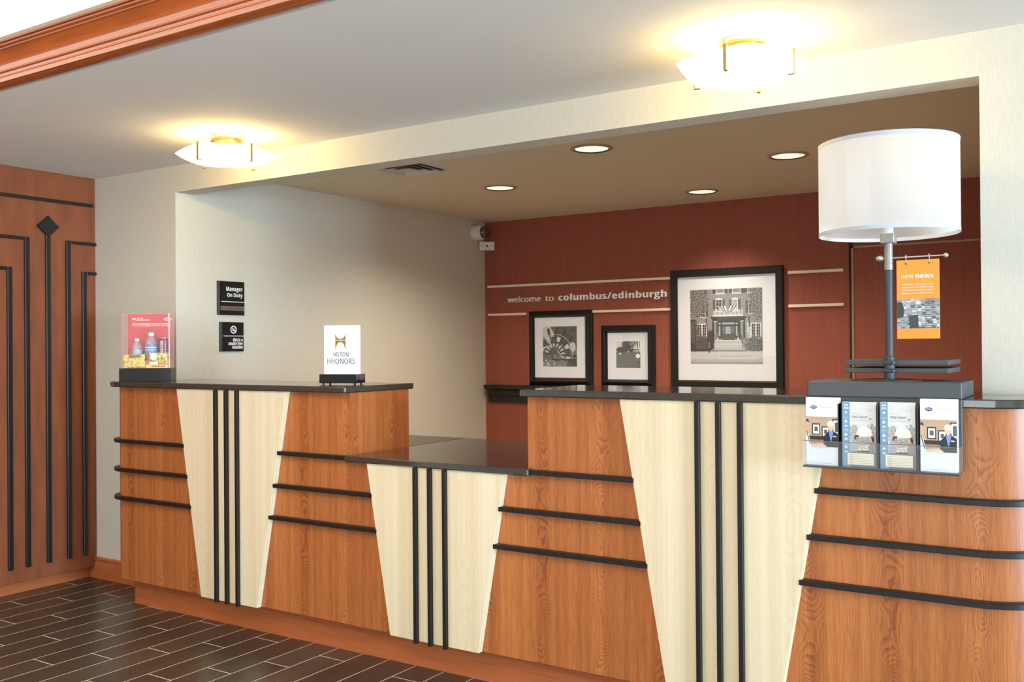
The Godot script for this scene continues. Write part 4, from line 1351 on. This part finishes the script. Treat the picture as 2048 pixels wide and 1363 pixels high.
# ------------------------------------------------------------------ white acrylic sign
func white_sign() -> void:
	var ph := deg_to_rad(18)
	var nv := Vector3(sin(ph), 0, cos(ph))
	var rt := Vector3(cos(ph), 0, -sin(ph))
	var W := 0.193
	var D := 0.098
	var FR := Vector3(-3.03, 1.2055, -3.36)
	var t := thing("counter_sign", "white acrylic counter sign with a gold emblem on a black base", "sign", FR - rt * W / 2 - nv * D / 2, ph)
	for x in [-0.08, 0.08]:
		for z in [-0.036, 0.036]:
			obj("foot", lt([Vector2(0.005, 0.0), Vector2(0.005, 0.006), Vector2(0.0, 0.006)], Vector3(x, 0, z), 12), M.black, t)
	obj("base", box(Vector3(-W / 2, 0.006, -D / 2), Vector3(W / 2, 0.048, D / 2), 0.0015), M.black_gloss, t)
	var pw := 0.184
	var ph2 := 0.232
	var y0 := 0.047
	obj("panel", box(Vector3(-pw / 2, y0, -0.005), Vector3(pw / 2, y0 + ph2, 0.005), 0.001), mat(c8(244, 245, 248), 0.3), t)
	var U := func(u: float) -> float: return -pw / 2 + u * pw
	var V := func(v: float) -> float: return y0 + v * ph2
	var z := 0.005
	# emblem: a bar with a bowl cut from its top, over a bar with an arch cut from its foot
	var ex0: float = U.call(0.325)
	var ex1: float = U.call(0.610)
	var cx := (ex0 + ex1) / 2
	var hw := (ex1 - ex0) / 2
	var up := [Vector2(ex0, V.call(0.705)), Vector2(ex1, V.call(0.705)), Vector2(ex1, V.call(0.815))]
	var yt: float = V.call(0.815)
	var yb: float = V.call(0.715)
	for k in 13:
		var a := k / 12.0 * PI
		up.append(Vector2(cx + hw * 0.92 * cos(a), yt - (yt - yb) * sin(a) * 0.92))
	up.append(Vector2(ex0, yt))
	obj("emblem", pr(up, z, z + 0.0015, 2), M.gold, t)
	var dn := [Vector2(ex0, V.call(0.690)), Vector2(ex0, V.call(0.515))]
	var y1: float = V.call(0.515)
	var y2: float = V.call(0.660)
	for k in 13:
		var a := PI - k / 12.0 * PI
		dn.append(Vector2(cx + hw * 0.9 * cos(a), y1 + (y2 - y1) * sin(a)))
	dn.append_array([Vector2(ex1, V.call(0.515)), Vector2(ex1, V.call(0.690))])
	obj("emblem", pr(dn, z, z + 0.0015, 2), M.gold, t)
	var tm := mat(c8(74, 74, 78), 0.5)
	obj("lettering", text_mesh("HILTON", false, U.call(0.266), U.call(0.690), V.call(0.362), V.call(0.450), z, 0.0008, 4.0), tm, t)
	obj("lettering", text_mesh("HHONORS", false, U.call(0.095), U.call(0.868), V.call(0.212), V.call(0.322), z, 0.0008, 4.0), tm, t)

# ------------------------------------------------------------------ brochure holder, its leaflets, and the tall lamp
func holder_and_lamp() -> void:
	var X0 := -0.873
	var X1 := -0.415
	var t := thing("brochure_holder", "dark grey box on the counter with a clear leaflet pocket hanging over the front", "brochure holder", Vector3(-0.644, 1.2105, -3.25))
	var o := Vector3(0.644, -1.2105, 3.25)
	obj("box", box(Vector3(X0, 1.2106, -3.38) + o, Vector3(X1, 1.259, -3.12) + o, 0.003), M.grey, t)
	obj("back_panel", box(Vector3(X0, 0.992, -3.136) + o, Vector3(X1, 1.2106, -3.120) + o, 0.002), M.grey_dark, t)
	var floor_s := sn()
	bx(floor_s, Vector3(X0, 0.988, -3.120) + o, Vector3(X1, 0.993, -3.062) + o, 0.001)
	obj("pocket_floor", floor_s.commit(), M.grey_dark, t)
	obj("pocket_lip", box(Vector3(X0, 0.990, -3.065) + o, Vector3(X1, 1.072, -3.062) + o, 0.0005), M.clear, t)
	obj("lip_edge", box(Vector3(X0, 1.0712, -3.0655) + o, Vector3(X1, 1.0728, -3.0615) + o), mat(c8(110, 120, 122), 0.2), t)
	for x in [X0, X1 - 0.003]:
		obj("pocket_side", box(Vector3(x, 0.990, -3.120) + o, Vector3(x + 0.003, 1.072, -3.065) + o), M.clear, t)
	for x in [-0.768, -0.6495, -0.534]:
		obj("divider", box(Vector3(x - 0.001, 0.993, -3.120) + o, Vector3(x + 0.001, 1.19, -3.085) + o), M.grey_dark, t)
	# leaflets
	var hotel := leaflet_hotel()
	var night := leaflet_night()
	var Ls := [["stack of white leaflets with a front desk photo, leftmost in the grey holder", -0.869, 1.208, hotel, true], ["stack of beige leaflets with a blue edge strip, second from the left", -0.757, 1.196, night, false], ["stack of beige leaflets with a blue edge strip, third from the left", -0.6435, 1.198, night, false], ["stack of white leaflets with a front desk photo, rightmost in the grey holder", -0.527, 1.211, hotel, true]]
	for L in Ls:
		var b := thing("leaflet_stack", L[0], "leaflets", Vector3(L[1] + 0.051, 0.9935, -3.1), 0.0, "leaflet stacks in the grey holder")
		var d: float = 0.030 if L[4] else 0.026
		var hh: float = L[2] - 0.9935
		obj("pages", box(Vector3(-0.051, 0.0, -0.018), Vector3(0.051, hh, -0.018 + d), 0.0006), M.paper, b)
		obj("cover", print_quad(-0.0505, 0.0004, 0.0505, hh - 0.0004, -0.018 + d + 0.0004), print_mat(L[3], 0.35), b)
		var z := -0.018 + d + 0.0004
		if L[4]:
			var navy := mat(c8(40, 42, 110), 0.5)
			var hx := []
			for p in [[-0.5, 0], [-0.42, 0.3], [-0.2, 0.36], [0, 0.5], [0.2, 0.36], [0.42, 0.3], [0.5, 0], [0.42, -0.3], [0.2, -0.36], [0, -0.5], [-0.2, -0.36], [-0.42, -0.3]]:
				hx.append(Vector2(-0.0265 + p[0] * 0.0215, hh - 0.0305 + p[1] * 0.013))
			obj("badge", pr(hx, z, z + 0.0003, 2), navy, b)
			obj("lettering", text_mesh("Hampton", true, -0.0345, -0.0185, hh - 0.0335, hh - 0.0275, z + 0.0003, 0.0002, 8.0), M.white, b)
			obj("lettering", text_mesh("YOUR STAY, YOUR REWARDS", false, -0.006, 0.034, hh - 0.0325, hh - 0.029, z, 0.0002, 12.0), mat(c8(150, 156, 176), 0.5), b)
			obj("lettering", text_mesh("hampton.com  1-800-hampton", false, -0.026, 0.026, 0.006, 0.0085, z, 0.0002, 12.0), mat(c8(130, 130, 140), 0.5), b)
		else:
			obj("lettering", text_mesh("FREE NIGHT", true, -0.0205, 0.0265, hh - 0.0495, hh - 0.0425, z, 0.0002, 8.0), mat(c8(104, 110, 122), 0.5), b)
			obj("lettering", text_mesh("EARN UP TO A", false, -0.0205, 0.002, hh - 0.0365, hh - 0.0335, z, 0.0002, 12.0), mat(c8(150, 154, 160), 0.5), b)
			obj("lettering", text_mesh("ENJOY THE CARD MEMBERSHIP", false, -0.0205, 0.036, hh - 0.0585, hh - 0.055, z, 0.0002, 12.0), mat(c8(150, 154, 160), 0.5), b)
	# lamp
	var lx := -0.645
	var lz := -3.25
	var top := 1.259
	var l := thing("table_lamp", "tall grey post lamp with a white drum shade, standing on the brochure holder", "lamp", Vector3(lx, top, lz))
	obj("base_disc", lt([Vector2(0.098, 0.0), Vector2(0.098, 0.002), Vector2(0.094, 0.004), Vector2(0.0, 0.006)], Vector3.ZERO, 48), M.grey_dark, l)
	obj("pole", lt([Vector2(0.0125, 0.004), Vector2(0.0125, 0.352), Vector2(0.0116, 0.353), Vector2(0.0116, 0.355), Vector2(0.0128, 0.356), Vector2(0.0128, 0.358)], Vector3.ZERO, 28), M.grey_dark, l)
	obj("upper_pole", lt([Vector2(0.0132, 0.357), Vector2(0.0132, 0.376), Vector2(0.0124, 0.377), Vector2(0.0124, 0.379), Vector2(0.0132, 0.380), Vector2(0.0132, 0.408), Vector2(0.0128, 0.41), Vector2(0.0128, 0.446), Vector2(0.0, 0.446)], Vector3.ZERO, 28), M.grey_metal, l)
	obj("socket_block", box(Vector3(-0.0215, 0.442, -0.0215), Vector3(0.0215, 0.474, 0.0215), 0.002), M.grey_metal, l)
	obj("socket", lt([Vector2(0.016, 0.474), Vector2(0.016, 0.53), Vector2(0.0, 0.53)], Vector3.ZERO, 20), M.white_plastic, l)
	obj("hub", lt([Vector2(0.0, 0.006), Vector2(0.0165, 0.006), Vector2(0.0165, 0.076), Vector2(0.0125, 0.080)], Vector3.ZERO, 28), M.grey_dark, l)
	for e in [[0.0245, 0.0400], [0.0500, 0.0660]]:
		# flat arm trays fixed behind the hub
		obj("arm_tray", box(Vector3(-0.140, e[0], -0.290), Vector3(0.174, e[1], -0.008), 0.0015), M.grey, l)
		obj("clamp", box(Vector3(-0.019, e[0] + 0.001, -0.012), Vector3(0.019, e[1] - 0.001, 0.0195), 0.003), M.grey_dark, l)
		obj("thumb_screw", lt([Vector2(0.0, 0.0), Vector2(0.0035, 0.0), Vector2(0.0035, 0.010), Vector2(0.0, 0.010)], Vector3(0.004, (e[0] + e[1]) / 2, 0.018), 10, false, Basis(Vector3(1, 0, 0), PI / 2)), M.grey_dark, l)
	# shade
	var sb := 1.7286 - top
	var stp := 2.0246 - top
	var R := 0.2130
	var sh := obj("shade", lt([Vector2(R, sb), Vector2(R, stp)], Vector3.ZERO, 96), M.shade, l)
	obj("top_trim", lt([Vector2(R + 0.0008, stp - 0.012), Vector2(R + 0.0012, stp), Vector2(R - 0.0015, stp), Vector2(R - 0.0012, stp - 0.012), Vector2(R + 0.0008, stp - 0.012)], Vector3.ZERO, 96), M.shade_trim, sh)
	obj("bottom_trim", lt([Vector2(R + 0.0008, sb), Vector2(R + 0.0008, sb + 0.012), Vector2(R - 0.0012, sb + 0.012), Vector2(R - 0.0012, sb), Vector2(R + 0.0008, sb)], Vector3.ZERO, 96), M.shade_trim, sh)
	var sp := sn()
	for k in 3:
		var a := k * TAU / 3 + 0.4
		tube(sp, [Vector3(0, stp - 0.03, 0), Vector3(cos(a) * R, stp - 0.006, sin(a) * R)], 0.0016, 6)
	obj("spider", sp.commit(), M.steel, sh)
	var bulb_y := 0.60
	var bm := mat(c8(255, 250, 240), 0.4)
	bm.emission_enabled = true
	bm.emission = Color(1.0, 0.95, 0.86)
	bm.emission_energy_multiplier = 3.0
	var bp := []
	for k in 13:
		var a := -PI / 2 + k / 12.0 * PI
		bp.append(Vector2(0.032 * cos(a), bulb_y + 0.040 * sin(a)))
	obj("bulb", lt(bp, Vector3.ZERO, 24, true), bm, l)
	omni("bulb_light", Vector3(0, bulb_y, 0), 0.034, Color(1.0, 0.97, 0.94), 0.03, l)
	# sign rod with ball ends and hooks, part of the lamp
	var ry := 1.6535 - top
	var s := sn()
	tube(s, [Vector3(-0.012, ry, 0.004), Vector3(0.168, ry + 0.0005, 0.004)], 0.0024, 10)
	obj("sign_rod", s.commit(), M.steel, l)
	obj("rod_knob", lt([Vector2(0.0, -0.014), Vector2(0.006, -0.013), Vector2(0.0095, -0.004), Vector2(0.0095, 0.004), Vector2(0.006, 0.010), Vector2(0.0, 0.011)], Vector3(-0.024, ry, 0.004), 18, true, Basis(Vector3(0, 0, 1), -PI / 2)), M.steel, l)
	obj("rod_knob", lt([Vector2(0.0, -0.008), Vector2(0.0056, -0.0056), Vector2(0.008, 0.0), Vector2(0.0056, 0.0056), Vector2(0.0, 0.008)], Vector3(0.171, ry, 0.004), 18, true, Basis(Vector3(0, 0, 1), -PI / 2)), M.steel, l)
	for x in [0.0535, 0.1225]:
		var pts := []
		for k in 15:
			var a := deg_to_rad(-60.0 + k * 290.0 / 14.0)
			pts.append(Vector3(x, ry + 0.0005 + 0.0062 * sin(a), 0.004 + 0.0062 * cos(a)))
		pts.append(Vector3(x, ry - 0.016, 0.0035))
		pts.append(Vector3(x, ry - 0.020, 0.0035))
		obj("hook", tb(pts, 0.0017, 8), M.steel, l)
	# hanging sign
	var g := thing("hanging_sign", "orange hanging card reading new news, on hooks under the white lampshade", "sign", Vector3(-0.557, 1.393, lz + 0.002))
	var w := 0.0635
	var H := 0.2515
	obj("card", box(Vector3(-w, 0, -0.001), Vector3(w, H, 0.001), 0.0004), mat(c8(244, 150, 40), 0.4), g)
	obj("photo", print_quad(-w + 0.0005, 0.033, w - 0.0005, 0.1265, 0.0013), print_mat(photo_papers(), 0.45), g)
	for x in [-0.0345, 0.0345]:
		obj("eyelet", lt([Vector2(0.0, 0.0), Vector2(0.0036, 0.0), Vector2(0.0036, 0.0006), Vector2(0.0, 0.0006)], Vector3(x, H - 0.011, 0.001), 14, false, Basis(Vector3(1, 0, 0), PI / 2)), mat(c8(84, 48, 28), 0.5), g)
	obj("lettering", text_mesh("new", false, -0.0485, -0.0125, H - 0.0585, H - 0.0475, 0.001, 0.0006, 4.0), M.white, g)
	obj("lettering", text_mesh("news", true, -0.0065, 0.0465, H - 0.0585, H - 0.0470, 0.001, 0.0006, 4.0), M.white, g)
	var tx := ["We are proud to offer our guests with a", "digital version of USA TODAY, located", "at TheNewsUSAToday.com. Printed", "newspapers are available in the lobby."]
	for k in 4:
		var yb: float = H - 0.0815 - k * 0.0094
		obj("lettering", text_mesh(tx[k], false, -0.0475, 0.0455, yb, yb + 0.0062, 0.001, 0.0004, 10.0), M.white, g)

func photo_papers() -> Image:
	var im := pic(128, 94, g1(0.62))
	var r := RandomNumberGenerator.new()
	r.seed = 77
	for row in 12:
		for colx in 9:
			var x := colx * 15 + r.randi_range(-3, 3)
			var y := row * 8 + r.randi_range(-2, 2)
			var v := r.randf_range(0.35, 0.95)
			rc(im, x, y, mini(127, x + r.randi_range(9, 15)), mini(93, y + r.randi_range(4, 8)), g1(v))
			rc(im, x, y + 3, mini(127, x + 12), y + 4, g1(v * 0.55))
	for q in 14: rc(im, 84 + q % 3, q * 7, 112, q * 7 + 2, g1(0.35))
	poly(im, [0, 10, 14, 8, 22, 30, 20, 56, 0, 62], g1(0.22))
	poly(im, [36, 54, 64, 50, 66, 92, 38, 94], g1(0.25))
	return im

func leaflet_hotel() -> Image:
	# white leaflet with a photo of two people at a desk across its middle
	var im := pic(120, 250, c8(240, 242, 248))
	rc(im, 0, 70, 120, 182, c8(196, 164, 134))
	for q in 6: rc(im, 0, 78 + q * 14, 120, 79 + q * 14, c8(176, 142, 112))
	rc(im, 12, 142, 80, 156, c8(44, 36, 34))
	rc(im, 12, 156, 120, 182, c8(176, 132, 98))
	for e in [[22, 96, 52, 138], [58, 106, 86, 146], [98, 78, 120, 138]]:
		rc(im, e[0], e[1], e[2], e[3], c8(30, 28, 30))
		rc(im, e[0] + 4, e[1] + 4, e[2] - 3 if e[2] < 120 else 120, e[3] - 4, c8(236, 236, 238))
		rc(im, e[0] + 9, e[1] + 12, e[2] - 8 if e[2] < 120 else 120, e[3] - 13, c8(90, 90, 92))
	# clerk: pale hair, dark jacket, blue shirt
	oval(im, 92, 104, 12, 17, c8(226, 190, 164))
	oval(im, 92, 95, 13, 10, c8(234, 224, 204))
	poly(im, [64, 182, 66, 142, 82, 124, 104, 124, 120, 134, 120, 182], c8(30, 30, 36))
	poly(im, [84, 124, 102, 124, 92, 166], c8(120, 150, 214))
	rc(im, 100, 140, 112, 144, c8(238, 238, 238))
	# guest at the left edge
	oval(im, 4, 92, 7, 12, c8(60, 44, 40))
	oval(im, 4, 108, 11, 18, c8(214, 168, 140))
	poly(im, [0, 128, 8, 132, 20, 182, 0, 182], c8(240, 240, 242))
	seg(im, 2, 126, 14, 172, 3, c8(40, 40, 40))
	poly(im, [20, 172, 60, 168, 76, 178, 70, 186, 18, 182], c8(230, 196, 170))
	rc(im, 0, 182, 120, 250, c8(238, 240, 246))
	poly(im, [24, 184, 60, 176, 84, 184, 80, 188, 24, 188], c8(230, 220, 214))
	return im

func leaflet_night() -> Image:
	var im := pic(120, 236, c8(222, 217, 212))
	# street scene behind two people at a table
	blob(im, 40, 112, 20, 34, 0.55, 0.85, 0.1, 51, Color(1.0, 0.95, 0.88))
	blob(im, 104, 112, 22, 36, 0.5, 0.82, 0.1, 52, Color(1.0, 0.95, 0.88))
	poly(im, [50, 116, 56, 96, 74, 88, 94, 90, 104, 100, 108, 120, 104, 124, 52, 122], c8(232, 226, 218))
	blob(im, 76, 142, 44, 18, 0.3, 0.95, 0.22, 53, Color(1.0, 0.97, 0.93))
	rc(im, 28, 178, 120, 236, c8(122, 120, 122))
	rc(im, 28, 160, 120, 180, c8(70, 66, 66))
	poly(im, [28, 148, 44, 136, 60, 142, 66, 168, 52, 180, 28, 180], c8(176, 176, 178))
	oval(im, 52, 132, 7, 10, c8(190, 140, 112))
	poly(im, [42, 130, 46, 120, 58, 119, 60, 126, 50, 126, 46, 138], c8(54, 44, 40))
	poly(im, [96, 152, 106, 142, 120, 146, 120, 182, 96, 180], c8(150, 140, 142))
	oval(im, 102, 133, 7, 10, c8(216, 172, 144))
	poly(im, [102, 122, 112, 124, 114, 144, 106, 140], c8(60, 44, 40))
	seg(im, 60, 156, 78, 150, 5, c8(214, 176, 150))
	seg(im, 98, 158, 80, 154, 5, c8(214, 176, 150))
	poly(im, [58, 160, 92, 158, 96, 174, 56, 176], c8(226, 214, 196))
	for q in 7: oval(im, 62 + q * 5, 164 + (q % 3) * 3, 2, 2, c8(180, 120, 80))
	# emblem ghosted at the top right
	for k in 36:
		var a := k / 36.0 * TAU
		im.set_pixel(int(98 + 16 * cos(a)), int(28 + 16 * sin(a)), c8(206, 202, 200))
	poly(im, [90, 22, 94, 26, 102, 26, 108, 22, 108, 34, 102, 30, 94, 30, 90, 34], c8(206, 202, 202))
	# blue strip with small white marks
	rc(im, 0, 0, 27, 236, c8(122, 154, 186))
	poly(im, [8, 6, 12, 9, 16, 9, 20, 6, 20, 15, 16, 12, 12, 12, 8, 15], c8(240, 244, 248))
	rc(im, 5, 18, 23, 20, c8(226, 234, 242))
	rc(im, 4, 22, 24, 24, c8(226, 234, 242))
	var ys := [34, 54, 68, 84, 100, 116, 132, 148, 162, 178]
	for k in ys.size():
		var y: int = ys[k]
		if k % 3 == 0: rc(im, 9, y, 18, y + 5, c8(236, 242, 248))
		elif k % 3 == 1: rc(im, 5, y, 22, y + 2, c8(206, 220, 234))
		else: oval(im, 13, y + 2, 5, 4, c8(236, 242, 248))
		rc(im, 6, y + 7, 21, y + 8, c8(190, 208, 226))
	# cream box with lines of print
	rc(im, 18, 186, 112, 228, c8(240, 230, 208))
	for q in 6:
		rc(im, 24, 191 + q * 6, 42, 193 + q * 6, c8(190, 160, 130))
		rc(im, 44, 191 + q * 6, 84 + (q * 37) % 24, 192 + q * 6, c8(176, 168, 156))
	# circle sign beside the words
	rc(im, 96, 56, 104, 62, c8(140, 144, 150))
	return im
